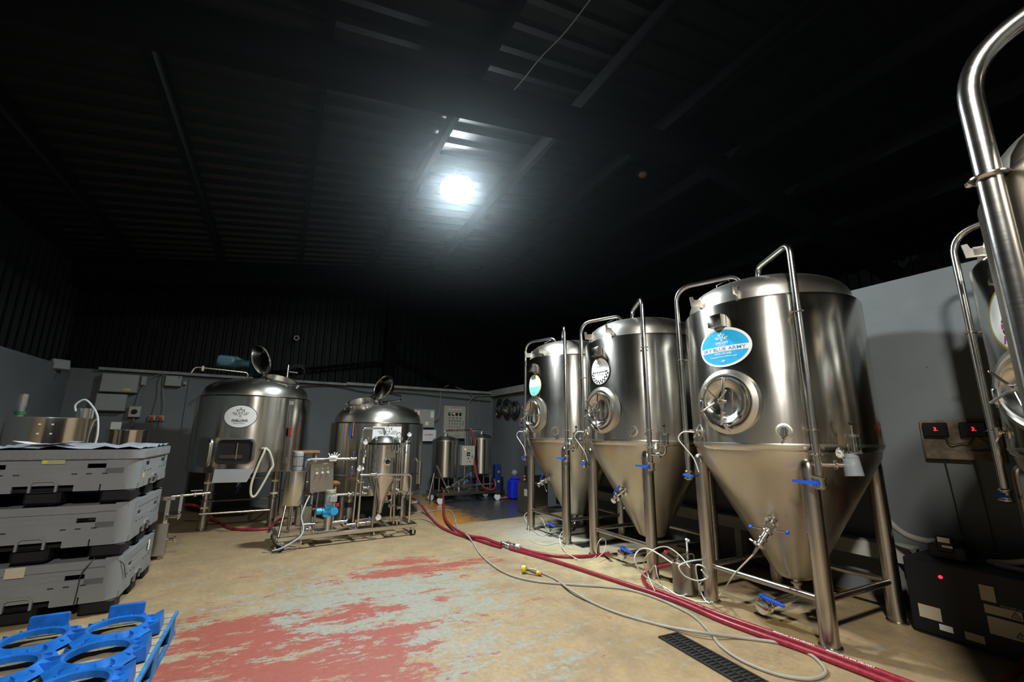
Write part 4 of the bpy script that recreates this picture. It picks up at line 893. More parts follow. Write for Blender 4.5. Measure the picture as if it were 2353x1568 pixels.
# pump assembly
mb = MB(); mb.box((.58, .18, .162), (.26, .2, .014)); mb.cyl((.60, .18, .16), (.60, .18, .34), .05, seg=20); part('pump_pedestal', S_SHELL, mb)
mb = MB(); mb.cyl((.52, .18, .395), (.70, .18, .395), .05, seg=18); mb.cyl((.44, .18, .40), (.50, .18, .40), .042, seg=18); mb.cyl((.49, .18, .40), (.53, .18, .40), .03, seg=12); mb.box((.60, .18, .345), (.15, .11, .025)); mb.cyl((.655, .10, .40), (.655, .16, .40), .052, seg=20); mb.box((.59, .18, .45), (.11, .1, .07), None, .01)
pu = part('pump', BLUEPUMP, mb, label='light blue rotary pump'); mb = MB(); mb.cyl((.70, .17, .45), (.70, .17, .49), .024, seg=12); mb.build('red_cap', RED, pu, label='red cap')
mb = MB(); mb.lathe([(.065, .48), (.065, .62), (.06, .63), (.068, .635), (.068, .665), (.06, .675), (0, .675)], 22, Matrix.Translation((.60, .18, 0))); mb.box((.63, .115, .56), (.10, .04, .09), None, .008); part('pump_motor', BOXGREY, mb)
mb = MB(); mb.box((.615, .105, .645), (.05, .004, .016)); part('warning_label', YELLOW, mb)
pipe([(.67, .18, .60), (1.10, .2, .59)], .016); mb = MB()
for x in (.84, .90, .99, 1.03): flange(mb, (x, .19, .597), (1, 0, 0), .034, .01)
part('pipe_clamps', S_POL, mb)
mb = MB(); mb.lathe([(.055, .24), (.055, .40), (.05, .405)], 20, Matrix.Translation((.90, .35, 0))); mb.lathe([(.05, .47), (.05, .58), (.04, .6)], 20, Matrix.Translation((.90, .35, 0))); part('transfer_pump_motor', S_OLD, mb)
mb = MB(); mb.lathe([(.056, .405), (.056, .47)], 20, Matrix.Translation((.90, .35, 0))); mb.box((.9, .35, .2), (.16, .16, .08)); part('motor_mount', BLACKP, mb)
mb = MB(); mb.box((.33, .45, .33), (.20, .12, .26), None, .01); part('heat_exchanger', S_OLD, mb)
pipe([(.28, .25, .245), (.45, .22, .245)], .016); pipe([(.66, .16, .255), (.78, .14, .255), (.80, .14, .2), (1.14, .12, .21)], .018); knobvalve(fc, (1.13, .11, .21), (1, 0, 0), (.1, 0, 1), .02, .06); knobvalve(fc, (.80, .14, .25), (1, 0, 0), (0, 0, 1), .02, .05); knobvalve(fc, (.38, .20, .20), (0, 1, 0), (-.8, 0, -.3), .016, .04)
pipe([(.30, .3, .60), (.62, .3, .62)], .009, mat=WOOD); pipe([(.47, .30, .65), (.44, .28, .16)], .012); pipe([(.86, .14, .16), (.86, .14, .21)], .006)
# filter vessel
Fv = Matrix.Translation((1.32, .26, 0)); mb = MB(); mb.lathe([(.0, .30), (.03, .30), (.035, .36), (.06, .46), (.205, .80), (.21, .84), (.21, 1.265), (.225, 1.275), (.225, 1.285)], 56, Fv, cap1=False); fvv = part('filter_vessel', S_SHELL, mb)
mb = MB(); mb.lathe([(.228, 1.285), (.228, 1.30), (.20, 1.315), (.16, 1.36), (.08, 1.395), (0, 1.40)], 48, Fv); mb.build('vessel_lid', S_DOME, fvv); mb = MB(); mb.lathe([(.232, 1.272), (.236, 1.288), (.232, 1.302)], 48, Fv, cap0=False, cap1=False); mb.build('lid_gasket', BLACKP, fvv, label='black gasket')
for k_ in range(6):
    a = R(-90+k_*60+15); p = Fv @ V((.245*math.cos(a), .245*math.sin(a), 0)); mb = MB(); mb.cyl(p+V((0, 0, 1.24)), p+V((0, 0, 1.34)), .006, seg=6); mb.torus(p+V((0, 0, 1.36)), .022, .006, (math.sin(a), -math.cos(a), .1), seg=14, rs=6); mb.cyl(p+V((0, 0, 1.22)), p+V((0, 0, 1.25)), .011, seg=6); mb.build('eye_bolt', S_POL, fvv)
q = face(Fv @ V((.0, -.21, 1.03)), (0, -1, 0)); mb = MB(); mb.lathe([(.055, -.01), (.052, .012), (.035, .016), (.03, .008)], 28, q, cap1=False); sgl = mb.build('sight_window', S_POL, fvv); mb = MB(); mb.lathe([(.03, .009), (0, .01)], 20, q); mb.build('window_glass', BLACKP, sgl)
mb = MB(); mb.box((.04, -.213, 1.13), (.13, .006, .09), Fv); mb.build('data_plate', S_OLD, fvv)
for x, y, x2, y2 in ((-.12, -.16, -.15, -.19), (.15, -.13, .17, -.15), (0, .2, 0, .22)): mb = MB(); mb.cyl(Fv @ V((x, y, .80)), Fv @ V((x2, y2, .155)), .018, seg=12); mb.build('vessel_leg', S_LEG, fvv)
# twin columns
for x, z0, nm in ((1.58, .56, 'filter_column'), (1.76, .50, 'filter_column')):
    mb = MB(); mb.lathe([(.03, z0-.04), (.03, z0), (.085, z0+.01), (.09, z0+.03), (.09, 1.24), (.08, 1.27), (.03, 1.29), (.025, 1.33)], 30, Matrix.Translation((x, .5, 0))); part(nm, S_SHELL, mb)
gauge(fc, (1.59, .42, 1.42), (0, -1, 0), .036, (1.59, .5, 1.32)); gauge(fc, (1.77, .42, 1.42), (0, -1, 0), .036, (1.77, .5, 1.32))
pipe([(1.45, .08, 1.16), (1.66, .10, 1.33)], .008); pipe([(1.45, .08, 1.16), (1.42, .1, .85)], .006)
pipe([(.95, .06, .86), (1.70, .06, .84), (1.70, .06, .17)], .016, name='hand_rail', rr=.06); knobvalve(fc, (1.13, .06, .86), (1, 0, 0), (.1, 0, 1), .019, .05)
pipe([(.98, .10, 1.0), (.98, .10, .17)], .016); knobvalve(fc, (.97, .10, .77), (1, 0, 0), (1, 0, -.1), .018, .07); knobvalve(fc, (1.05, .10, .68), (1, 0, 0), (1, 0, -.1), .018, .06)
valve(fc, (1.01, .12, 1.15), (0, 0, 1), (.05, 0, -1), .015, .10); valve(fc, (.86, .18, .93), (0, 0, 1), (-.05, 0, -1), .012, .10)
mb = MB(); mb.cyl((.985, .08, 1.02), (.985, .08, 1.10), .014, seg=10); mb.cyl((.985, .08, .93), (.985, .08, .97), .018, .01, seg=10); part('white_coupling', WHITEP, mb)
pipe([(1.52, .3, .75), (1.62, .3, .75)], .016); pipe([(1.50, .3, .58), (1.50, .3, .17)], .014); pipe([(1.63, .2, .52), (1.63, .2, .17)], .014); pipe([(1.56, .2, .60), (1.74, .2, .55)], .014); pipe([(1.40, .3, .44), (1.5, .3, .46)], .016)
for p, a, kd in (((1.55, .2, .60), (0, 1, 0), (0, 0, 1)), ((1.72, .16, .56), (1, 0, 0), (0, 0, 1)), ((1.47, .2, .40), (1, 0, 0), (1, 0, -.1)), ((1.60, .2, .36), (1, 0, 0), (1, 0, .0)), ((1.76, .05, .45), (1, 0, 0), (1, 0, -.1))): knobvalve(fc, p, a, kd, .018, .05)
mb = MB(); mb.cyl((1.35, .05, .07), (1.50, .08, .07), .045, seg=18); part('float_drum', CREAM, mb); mb = MB(); mb.cyl((1.18, .0, .02), (1.18, 0, .10), .012, seg=8); mb.cyl((1.12, 0, .05), (1.2, 0, .05), .018, seg=8); mb.cyl((.26, .0, .02), (.26, .0, .10), .014, seg=8); part('drain_tap', S_POL, mb)
fw_ = Matrix.Translation(fc.location) @ rotz(33.2)
def carthose(pts, r, mat, lab):
    mb = MB(); mb.tube(spline([fw_ @ V(p) for p in pts], 7), r, 8); tag(mb.build('cart_hose', mat), lab, 'hose')
LBLUE = plain('pale_blue_tube', (.42, .48, .52), .4)
carthose([(.33, .12, .62), (.27, .05, .5), (.24, .02, .38), (.27, -.02, .25), (.24, -.06, .16), (.12, -.09, .09), (.02, -.10, .05), (-.06, -.08, .03)], .010, LBLUE, 'pale blue hose hanging off the left end of the filter cart')
carthose([(-.06, -.08, .02), (.0, -.10, .03), (.05, -.07, .06), (-.02, -.04, .10), (-.07, -.02, .18), (-.05, .0, .24)], .013, DCABLE, 'dark hose curled at the left end of the filter cart')

# ------------------------------------------------------------------ cleaning cart (back)
cc = thing('cleaning_cart', 'wheeled cleaning cart with twin steel tanks and a white control box', 'cart', (-1.51, 9.51, 0), 29.7)
def cpart(name, mat, mb, p=None, label=None): return mb.build(name, mat, p or cc, label=label)
mb = MB()
for y in (0, .62): mb.box((.72, y, .19), (1.50, .05, .06), None, .004)
for x in (0, .5, 1.0, 1.45): mb.box((x, .31, .19), (.05, .60, .05), None, .004)
cpart('cart_frame', S_OLD, mb)
for x, y in ((.06, .0), (1.40, .0), (.06, .6), (1.40, .6)):
    mb = MB(); mb.box((x, y, .14), (.07, .06, .03)); mb.box((x, y+.03, .10), (.04, .006, .1)); o = cpart('caster', S_OLD, mb); mb = MB(); mb.cyl((x, y-.02, .07), (x, y+.02, .07), .07, seg=20); mb.build('wheel', WHITEP, o, label='white wheel')
for cx, cy, rr, z0, z1 in ((.28, .40, .285, .50, 1.28), (1.14, .34, .262, .55, 1.33)):
    m = Matrix.Translation((cx, cy, 0)); mb = MB(); mb.lathe([(0, z0-.05), (rr*.5, z0-.04), (rr-.02, z0), (rr, z0+.02), (rr, z1)], 48, m, cap1=False); o = cpart('tank', S_SHELL, mb)
    mb = MB(); mb.lathe([(rr+.006, z1-.01), (rr+.006, z1+.012), (rr*.85, z1+.06), (rr*.5, z1+.10), (.05, z1+.12), (.05, z1+.16), (0, z1+.16)], 48, m); mb.build('tank_lid', S_DOME, o)
    for sx_, sy_ in ((-1, -1), (1, -1), (1, 1), (-1, 1)): mb = MB(); mb.cyl((cx+sx_*rr*.62, cy+sy_*rr*.62, .21), (cx+sx_*rr*.62, cy+sy_*rr*.62, z0+.03), .022, seg=10); mb.build('tank_leg', S_LEG, o)
mb = MB(); mb.tube(rnd([(.22, .35, 1.38), (.22, .35, 1.50), (1.16, .32, 1.52), (1.16, .32, 1.42)], .05), .016, 10); mb.torus((.52, .3, 1.46), .085, .006, (0, 1, .2)); flange(mb, (.68, .33, 1.51), (1, 0, 0), .03); mb.cyl((.72, .3, .25), (.72, .3, 1.50), .02, seg=10); cpart('spray_manifold', S_POL, mb)
mb = MB(); mb.box((.715, .16, .965), (.31, .13, .42), None, .006); cb2 = cpart('control_box', BOXCREAM, mb)
for x, z, m_ in ((.63, 1.10, E_PINK), (.71, 1.10, E_GREEN), (.785, 1.10, E_GREEN), (.675, .84, E_GREEN), (.75, .84, RED)): mb = MB(); mb.cyl((x, .095, z), (x, .085, z), .018 if z > 1 else .014, seg=12); mb.build('indicator_light', m_, cb2)
mb = MB(); mb.box((.71, .09, 1.0), (.075, .01, .075)); mb.cyl((.71, .095, .91), (.71, .08, .91), .013, seg=10); mb.build('display', BLACKP, cb2); mb = MB(); mb.box((.71, .083, .995), (.05, .004, .02)); mb.build('display_digits', E_GREEN, cb2)
mb = MB(); mb.cyl((.80, .095, .955), (.80, .08, .955), .012, seg=8); mb.box((.80, .08, .94), (.012, .006, .05)); mb.build('box_lock', S_POL, cb2)
mb = MB(); mb.tube(rnd([(.30, -.02, .36), (.62, .0, .52), (.72, .02, .58)], .02), .02, 10); mb.tube([(.20, -.02, .34), (1.25, -.05, .36)], .02, 10); mb.lathe([(.05, -.05), (.055, 0), (.05, .05)], 16, at((.62, -.02, .42), (1, 0, .4))); mb.cyl((.55, .2, .22), (.55, .2, .40), .06, seg=16); mb.cyl((.25, -.03, .34), (.16, -.03, .31), .028, seg=10); cpart('pump_pipework', S_POL, mb)
valve(cc, (.60, -.02, .44), (1, 0, .3), (-.4, -.1, .3), .022, .10); valve(cc, (.90, -.03, .36), (1, 0, 0), (-.6, 0, .9), .022, .10); valve(cc, (.74, .0, .58), (0, 0, 1), (-.9, 0, .1), .02, .12)
mb = MB(); mb.cyl((-.05, .02, .78), (.24, -.02, .22), .018, seg=8); mb.cyl((-.08, .05, .62), (-.20, -.05, .2), .014, seg=8); mb.cyl((.20, -.02, .20), (.08, 0, .34), .012, seg=8); cpart('push_handle', S_LEG, mb)
cw_ = Matrix.Translation(cc.location) @ rotz(29.7)
mb = MB(); mb.tube(spline([cw_ @ V(p) for p in ((.78, .22, 1.55), (.83, .18, 1.50), (.86, .15, 1.30), (.87, .14, 1.1), (.86, .10, .85), (.88, .05, .60), (.96, -.02, .38), (1.08, -.06, .26), (1.22, -.06, .235), (1.34, -.02, .27), (1.36, .03, .36), (1.34, .06, .45))], 7), .022, 10); tag(mb.build('brewery_hose', REDHOSE), 'red hose hung over the pipe of the twin-tank cleaning cart', 'hose')
mb = MB(); mb.tube(spline([cw_ @ V(p) for p in ((1.5, .1, .03), (1.62, .05, .02), (1.75, .1, .02), (1.66, .18, .02), (1.85, .16, .02), (1.92, .08, .02))], 7), .02, 8); tag(mb.build('brewery_hose', REDHOSE), 'short red hose end on the floor right of the cleaning cart', 'hose')

# ------------------------------------------------------------------ things by the back and right walls
def wallbox(name, label, s0, z0, s1, z1, dep, mat, cat='box', parts=None):
    t_ = thing(name, label, cat, BW((s0+s1)/2, 0, (z0+z1)/2), BROT)
    w_, h_ = abs(s0-s1), abs(z1-z0); mb = MB(); mb.box((0, -dep/2-.005, 0), (w_, dep, h_), None, .006); mb.build('cabinet', mat, t_)
    mb = MB(); mb.box((0, -dep-.008, 0), (w_-.02, .008, h_-.02), None, .003); mb.build('door', mat, t_)
    return t_, w_, h_, -dep-.014
b, w_, h_, f_ = wallbox('distribution_board', 'large grey distribution board with a yellow label high on the back wall', 8.03, 2.43, 7.52, 2.10, .14, BOXGREY)
mb = MB(); mb.box((.12, f_, -.11), (.10, .003, .045)); mb.build('warning_label', YELLOW, b, label='yellow label')
b, w_, h_, f_ = wallbox('distribution_board', 'grey electrical box directly under the large distribution board', 8.05, 2.07, 7.64, 1.77, .14, BOXGREY)
mb = MB(); mb.box((.15, f_, .12), (.02, .003, .015)); mb.build('warning_label', YELLOW, b)
wallbox('junction_box', 'narrow pale box right of the large distribution board', 7.50, 2.42, 7.42, 2.25, .06, BOXGREY)
b, w_, h_, f_ = wallbox('junction_box', 'square pale box with arched cables high on the back wall', 7.15, 2.46, 6.90, 2.26, .10, BOXGREY)
mb = MB(); mb.box((.08, f_, .07), (.025, .003, .018)); mb.build('small_display', BLACKP, b)
wallbox('junction_box', 'tiny pale box beside the square box with arched cables', 6.88, 2.37, 6.82, 2.30, .05, BOXGREY)
b, w_, h_, f_ = wallbox('isolator_switch', 'cream isolator box with a black rotary knob on the back wall', 7.59, 1.87, 7.42, 1.67, .10, BOXCREAM, 'switch')
mb = MB(); mb.lathe([(.045, 0), (.045, .006), (.03, .01), (.03, .03), (0, .03)], 20, at((0, f_+.002, 0), (0, -1, 0))); mb.build('rotary_knob', BLACKP, b, label='black knob')
for s_, lab in ((7.245, 'left of two small red rotary switches on the back wall'), (7.12, 'right of two small red rotary switches on the back wall')):
    b, w_, h_, f_ = wallbox('isolator_switch', lab, s_+.05, 1.715, s_-.05, 1.615, .07, BOXCREAM, 'switch')
    mb = MB(); mb.box((0, f_+.004, 0), (.075, .004, .075)); mb.build('switch_plate', YELLOW, b, label='yellow plate'); mb = MB(); mb.lathe([(.03, 0), (.03, .012), (.02, .016), (.02, .03), (0, .03)], 18, at((0, f_+.002, 0), (0, -1, 0))); mb.build('rotary_knob', RED, b, label='red knob')
b, w_, h_, f_ = wallbox('fuse_box', 'white fuse box with paper labels behind the brew kettle', 2.28, 2.02, 1.74, 1.57, .12, BOXCREAM)
mb = MB(); mb.box((.20, f_, .10), (.09, .003, .16)); mb.box((-.19, f_, .13), (.12, .003, .1)); mb.box((.07, f_, -.12), (.09, .003, .09)); mb.build('paper_label', PAPER, b); mb = MB(); mb.box((-.21, f_-.003, .13), (.05, .003, .05)); mb.build('red_sticker', RED, b)
b, w_, h_, f_ = wallbox('notice_board', 'white box with red print under the fuse box', 2.15, 1.53, 1.67, 1.24, .10, BOXGREY)
mb = MB(); mb.box((0, f_+.003, 0), (.46, .004, .27)); mb.build('notice_sheet', PAPER, b); Print().text('LEUBER', .04, .02, width=.22, height=.035, bold=.02).flat('notice_lettering', RED, b, face((0, f_-.002, 0), (0, -1, 0)))
b, w_, h_, f_ = wallbox('control_panel', 'tall cream control panel with displays and rows of coloured buttons', 1.52, 2.13, .92, 1.31, .20, BOXCREAM, 'control panel')
for i in range(4):
    x = -.16+i*.10; mb = MB(); mb.box((x, f_, .20), (.065, .008, .075)); o = mb.build('display', BLACKP, b)
    if i < 2: mb = MB(); mb.box((x+.008, f_-.006, .21), (.035, .003, .022)); mb.build('display_digits', E_GREEN if i == 0 else E_PINK, o)
    mb = MB(); mb.box((x, f_, .32), (.05, .003, .02)); mb.build('name_label', PAPER, b)
for r_, (z, m_, n_) in enumerate(((.105, BLACKP, 4), (.035, BLACKP, 5), (-.035, PGREEN, 5), (-.11, PGREEN, 5), (-.185, RED, 5))):
    for i in range(n_): mb = MB(); mb.cyl((-.155+i*(.10 if n_ == 4 else .072), f_+.004, z), (-.155+i*(.10 if n_ == 4 else .072), f_-.012, z), .014, seg=10); mb.build('push_button', m_, b)
Print().text('FERMENTERS', .0, .37, width=.14, height=.015).flat('panel_lettering', PBLACK, b, face((0, f_-.003, 0), (0, -1, 0)))
mb = MB(); mb.box((.22, f_, -.03), (.02, .01, .10)); mb.build('door_latch', S_POL, b)
def conduit(name, label, pts, r, mat, cat='conduit', sp=True):
    q = [BW(*p) for p in pts]; mb = MB(); mb.tube(spline(q, 6) if sp else rnd(q, .05), r, 8); tag(mb.build(name, mat), label, cat)
conduit('conduit', 'pale arched cable down to the black-knob isolator', [(6.9, .06, 2.50), (7.15, .06, 2.50), (7.35, .06, 2.40), (7.46, .06, 2.2), (7.50, .06, 1.88)], .009, CABLE, 'cable')
conduit('conduit', 'pale arched cable down to the left red switch', [(6.85, .07, 2.53), (7.05, .07, 2.53), (7.2, .07, 2.46), (7.22, .07, 2.3), (7.2, .07, 2.1), (7.24, .05, 1.72)], .009, CABLE, 'cable')
conduit('conduit', 'pale arched cable down to the right red switch', [(6.7, .05, 2.50), (7.0, .05, 2.52), (7.17, .05, 2.46), (7.18, .05, 2.3), (7.13, .05, 2.05), (7.10, .05, 1.85), (7.12, .05, 1.72)], .009, CABLE, 'cable')
conduit('conduit', 'straight cable right of the arched cables on the back wall', [(6.78, .03, 2.46), (6.78, .03, 2.3), (6.78, .03, 1.2)], .007, CABLE, 'cable')
conduit('conduit', 'pipe below the black-knob isolator', [(7.50, .05, 1.66), (7.50, .05, 1.50)], .016, CABLE, 'conduit', False)
conduit('conduit', 'thin pipe below the left red switch', [(7.24, .04, 1.61), (7.24, .04, 1.15)], .010, CABLE, 'conduit', False)
conduit('conduit', 'thin pipe below the right red switch', [(7.12, .04, 1.61), (7.12, .04, 1.15)], .010, CABLE, 'conduit', False)
conduit('conduit', 'thick pale cable dropping from the wall top to the fuse box', [(1.56, .05, 2.56), (1.57, .05, 2.45), (1.58, .05, 2.1), (1.60, .05, 1.85), (1.68, .08, 1.76), (1.74, .08, 1.76)], .013, CABLE, 'cable')
conduit('conduit', 'dark cable sagging along the top of the back wall', [(5.0, .05, 2.38), (4.2, .05, 2.46), (3.4, .05, 2.36), (2.6, .05, 2.40), (1.6, .05, 2.36), (.6, .05, 2.32), (.1, .05, 2.30)], .010, DCABLE, 'cable')
conduit('conduit', 'straight grey conduit from wall top to the cleaning cart', [(.05, .05, 2.47), (.55, .05, 2.42), (.76, .05, 2.25), (.77, .05, 2.1), (.78, .05, 1.5), (.78, .05, .6)], .014, CABLE, 'conduit')
conduit('conduit', 'thin grey wire down the wall right of the control panel', [(.40, .05, 2.46), (.45, .05, 2.2), (.42, .05, 1.8), (.43, .05, 1.3)], .006, CABLE, 'cable')
conduit('conduit', 'looping pale cable over the back wall beam', [(1.5, .1, 2.60), (1.35, .1, 2.66), (1.1, .1, 2.60), (.8, .1, 2.52), (.7, .1, 2.42)], .009, CABLE, 'cable')
conduit('conduit', 'straight vertical conduit behind the kettle lid', [(3.10, .05, 2.50), (3.10, .05, 2.0)], .014, DCABLE, 'conduit', False)
conduit('conduit', 'dark cable arching beside the kettle lid', [(3.5, .05, 1.9), (3.4, .05, 2.2), (3.1, .05, 2.38), (2.6, .05, 2.33)], .010, DCABLE, 'cable')
o = thing('cable_ring', 'small pale ring hanging on the dark cladding above the mash tun', 'ring', BW(5.03, .12, 3.44), BROT); mb = MB(); mb.torus((0, 0, 0), .045, .016, (0, 1, 0)); mb.build('ring', BOXGREY, o); mb = MB(); mb.cyl((0, 0, .04), (0, .1, .08), .005, seg=6); mb.build('hook', DCABLE, o)
jb = thing('floodlight', 'pale unlit floodlight box mounted in the left back corner', 'floodlight', ground(126, 838, 2.48)+rv_*.06, 75)
mb = MB(); mb.box((0, 0, 0), (.24, .10, .17), Matrix.Rotation(R(-12), 4, 'X'), .012); mb.build('light_housing', BOXGREY, jb); mb = MB(); mb.box((0, .06, .06), (.04, .12, .03)); mb.cyl((0, .05, -.1), (0, .05, -.25), .012, seg=8); mb.build('bracket', DCABLE, jb)
mb = MB(); mb.tube(spline([UV(-.8, -6.9, 2.62), UV(.4, -6.88, 2.56), UV(1.3, -6.88, 2.60), UV(2.3, -6.88, 2.75), UV(3.3, -6.88, 2.8)]), .010, 8); tag(mb.build('conduit', CABLE), 'pale cable sagging along the top of the left wall', 'cable')
# jerrycan, blue machine, hanging hoses, notices
jc = thing('jerrycan', 'bright blue plastic jerrycan on the floor in the back corner', 'canister', (.10, 10.45, 0), ROW+93)
mb = MB(); mb.box((0, 0, .21), (.30, .24, .42), None, .03); mb.box((0, 0, .44), (.20, .16, .05), None, .02)
mb.build('can_body', BLUECAN, jc); mb = MB(); mb.tube(rnd([(-.07, 0, .44), (-.07, 0, .53), (.09, 0, .53), (.09, 0, .44)], .03), .014, 8); mb.build('can_handle', BLUECAN, jc); mb = MB(); mb.cyl((.04, -.05, .46), (.04, -.05, .49), .03, seg=14); mb.build('cap', RED, jc, label='red cap')
mb = MB(); mb.sphere((0, .02, .56), .075, seg=16); mb.build('funnel_bottle', FROST, jc)
bl = thing('blue_pressure_washer', 'slim upright blue machine standing behind the cleaning cart', 'machine', (-.33, 10.95, 0), ROW+93)
mb = MB(); mb.box((0, 0, .38), (.16, .16, .68), None, .02); mb.build('machine_body', plain('dark_blue_enamel', (.008, .04, .20), .4), bl); mb = MB(); mb.box((.0, -.085, .55), (.05, .006, .05)); mb.build('label_plate', ORANGE, bl); mb = MB(); mb.box((.0, -.085, .33), (.05, .006, .05)); mb.build('label_plate', YELLOW, bl); mb = MB(); mb.box((.12, 0, .22), (.05, .12, .42), None, .01); mb.box((0, 0, .02), (.2, .2, .04)); mb.build('machine_base', BLACKP, bl)
def coil(u0, z0, r, n_, lab):
    mb = MB()
    for i in range(n_): mb.torus(UV(u0+random.uniform(-.05, .05), 1.44, z0+random.uniform(-.04, .04)), r+random.uniform(-.03, .03), .022, rv_+V((0, 0, random.uniform(-.1, .1))), seg=24, rs=6)
    o = tag(mb.build('hose_coil', DCABLE), lab, 'hose'); return o
coil(-4.15, 2.12, .17, 5, 'dark coiled hose hanging on the right wall, nearer the back corner'); coil(-3.72, 2.10, .19, 5, 'dark coiled hose hanging on the right wall, second from the corner'); coil(-3.30, 2.05, .16, 4, 'dark coiled hose hanging on the right wall, third from the corner')
mb = MB(); mb.box((0, 0, 0), (.05, .02, .05))
for u_, z_ in ((-4.25, 1.95), (-3.72, 2.02)): 
    mb = MB(); mb.box((u_, 1.40, z_), (.05, .012, .05)); o = tag(mb.build('cable_tag', YELLOW), 'small yellow tag on the dark hose coil %s' % ('by the corner' if u_ < -4 else 'in the middle'), 'tag'); fr(o)
for (u_, z_, w2, h2), lab in (((-3.05, 1.72, .18, .22), 'small notice with red print pinned on the right wall'), ((-3.0, 1.42, .24, .32), 'plain white sheet below the red-printed notice')):
    n_ = thing('wall_notice', lab, 'notice', UV(u_, 1.495, z_), ROW); mb = MB(); mb.box((0, -.004, 0), (w2, .008, h2)); mb.build('sheet', BOXGREY, n_)
    if h2 < .3: mb = MB(); mb.box((0, -.010, .07), (w2*.8, .002, .03)); mb.box((.02, -.010, -.02), (w2*.5, .002, .05)); mb.build('print', PMAG, n_)
# small chiller behind the far fermenter
ch = thing('glycol_chiller', 'grey cabinet with a dark pump head behind the far fermenter', 'machine', UV(-1.25, .75, 0), ROW)
mb = MB(); mb.box((0, 0, .28), (.5, .38, .56), None, .01); mb.build('cabinet', S_OLD, ch); mb = MB(); mb.cyl((-.05, -.05, .56), (-.05, -.05, .84), .09, seg=18); mb.box((.1, .1, .62), (.18, .14, .12)); mb.build('pump_head', BLACKP, ch)
mb = MB(); mb.box((.1, -.192, .38), (.16, .004, .12)); mb.box((.2, -.192, .12), (.12, .004, .1)); mb.build('label_plate', PAPERY, ch); mb = MB(); mb.cyl((-.05, -.142, .66), (-.05, -.15, .66), .012, seg=8); mb.build('power_light', E_RED, ch); mb = MB(); mb.box((-.05, -.142, .60), (.06, .004, .03)); mb.build('yellow_label', YELLOW, ch)

# controller board on the right wall
bd = thing('controller_board', 'worn wooden board with two red digital displays on the right wall', 'control board', UV(4.66, 1.495, 1.43), ROW)
mb = MB(); mb.box((0, -.012, 0), (.50, .024, .34)); mb.build('board', DARKWOOD, bd)
for x, lab in ((-.14, ''), (.10, '')):
    mb = MB(); mb.box((x, -.045, .09), (.16, .04, .12), None, .006); cbx = mb.build('controller', BOXCREAM if False else BLACKP, bd)
    Print().text('3.', 0, 0, height=.032, bold=.03).flat('display_digits', E_RED, cbx, face((x+.01, -.068, .095), (0, -1, 0)))
mb = MB(); mb.tube(spline([(-.08, -.05, .03), (-.05, -.06, -.03), (.02, -.05, -.02), (.06, -.05, -.03), (.10, -.06, .03)]), .005, 6); mb.tube(spline([(.12, -.04, .03), (.18, -.05, -.05), (.08, -.05, -.12)]), .004, 6); mb.build('wiring', DCABLE, bd)
mb = MB(); mb.box((0, -.04, -.12), (.46, .03, .07)); mb.build('cable_tray', DARKWOOD, bd)
for i in (-.12, .06): mb = MB(); mb.tube(spline([(i, -.03, -.16), (i+.01, -.02, -.5), (i+.02, -.02, -.95)]), .004, 6); mb.build('hanging_wire', DCABLE, bd)

# black chiller at the right
bc = thing('process_chiller', 'black boxy cooler with warning labels beside the nearest whole fermenter', 'cooler', UV(4.80, 1.10, 0), ROW)
mb = MB(); mb.box((0, 0, .28), (.84, .52, .52), None, .012); mb.build('cabinet', BLACKP, bc); mb = MB(); mb.box((0, 0, .015), (.8, .48, .03)); mb.build('base', DARKPIT, bc)
mb = MB(); mb.box((-.18, -.05, .60), (.22, .2, .10), None, .01); mb.cyl((-.18, -.05, .62), (-.18, -.05, .70), .085, seg=18); mb.box((-.18, -.14, .66), (.1, .04, .12), None, .01); mb.build('pump_head', BLACKP, bc)
for x, y, z, w2, h2, m_ in ((-.18, -.163, .69, .07, .035, PAPER), (-.165, -.163, .645, .06, .015, PAPER), (-.30, -.263, .17, .13, .09, PAPERY), (-.22, -.263, .09, .075, .04, PAPER), (-.07, -.263, .085, .10, .05, PAPERY), (.04, -.263, .40, .075, .10, PAPERY), (.10, -.263, .30, .18, .055, PAPERY), (.11, -.263, .20, .19, .11, PAPERY)):
    mb = MB(); mb.box((x, y, z), (w2, .004, h2)); mb.build('warning_label', m_, bc)
Print().text('PROCESS COOLER', .17, .338, width=.15, height=.014, bold=.02).flat('cabinet_lettering', BOXGREY, bc, face((0, -.264, 0), (0, -1, 0)))
g = Print()
for x, z in ((.16, .30), (.165, .18)): 
    for a, b in (((-.022, -.016), (.022, -.016)), ((.022, -.016), (0, .022)), ((0, .022), (-.022, -.016)), ((0, -.006), (0, .008))): g.poly([(p[0]+x, p[1]+z) for p in stroke(a, b, .005)])
g.flat('warning_symbols', PBLACK, bc, face((0, -.267, 0), (0, -1, 0)))
mb = MB(); mb.cyl((-.20, -.262, .44), (-.20, -.27, .44), .012, seg=10); mb.build('power_light', E_RED, bc)
Mb_ = Matrix.Translation(bc.location) @ rotz(ROW)
def chose(pts, r, mat, lab):
    mb = MB(); mb.tube(spline([Mb_ @ V(p) for p in pts], 7), r, 10); tag(mb.build('cooling_hose', mat), lab, 'hose')
chose([(-.24, -.05, .66), (-.34, -.03, .64), (-.48, .0, .66), (-.60, .05, .74), (-.70, .10, .88), (-.74, .15, 1.0)], .024, HOSEGREY, 'fat grey hose arching from the black cooler behind the fermenter leg')
chose([(.0, .0, .56), (.15, -.05, .60), (.32, -.10, .68), (.42, -.12, .80), (.50, -.12, .95)], .020, HOSEGREY, 'fat grey hose arching from the black cooler toward the right edge')
chose([(.05, -.05, .56), (.25, -.1, .55), (.45, -.15, .45), (.6, -.2, .35)], .020, CABLE, 'grey hose sloping off the right side of the black cooler')

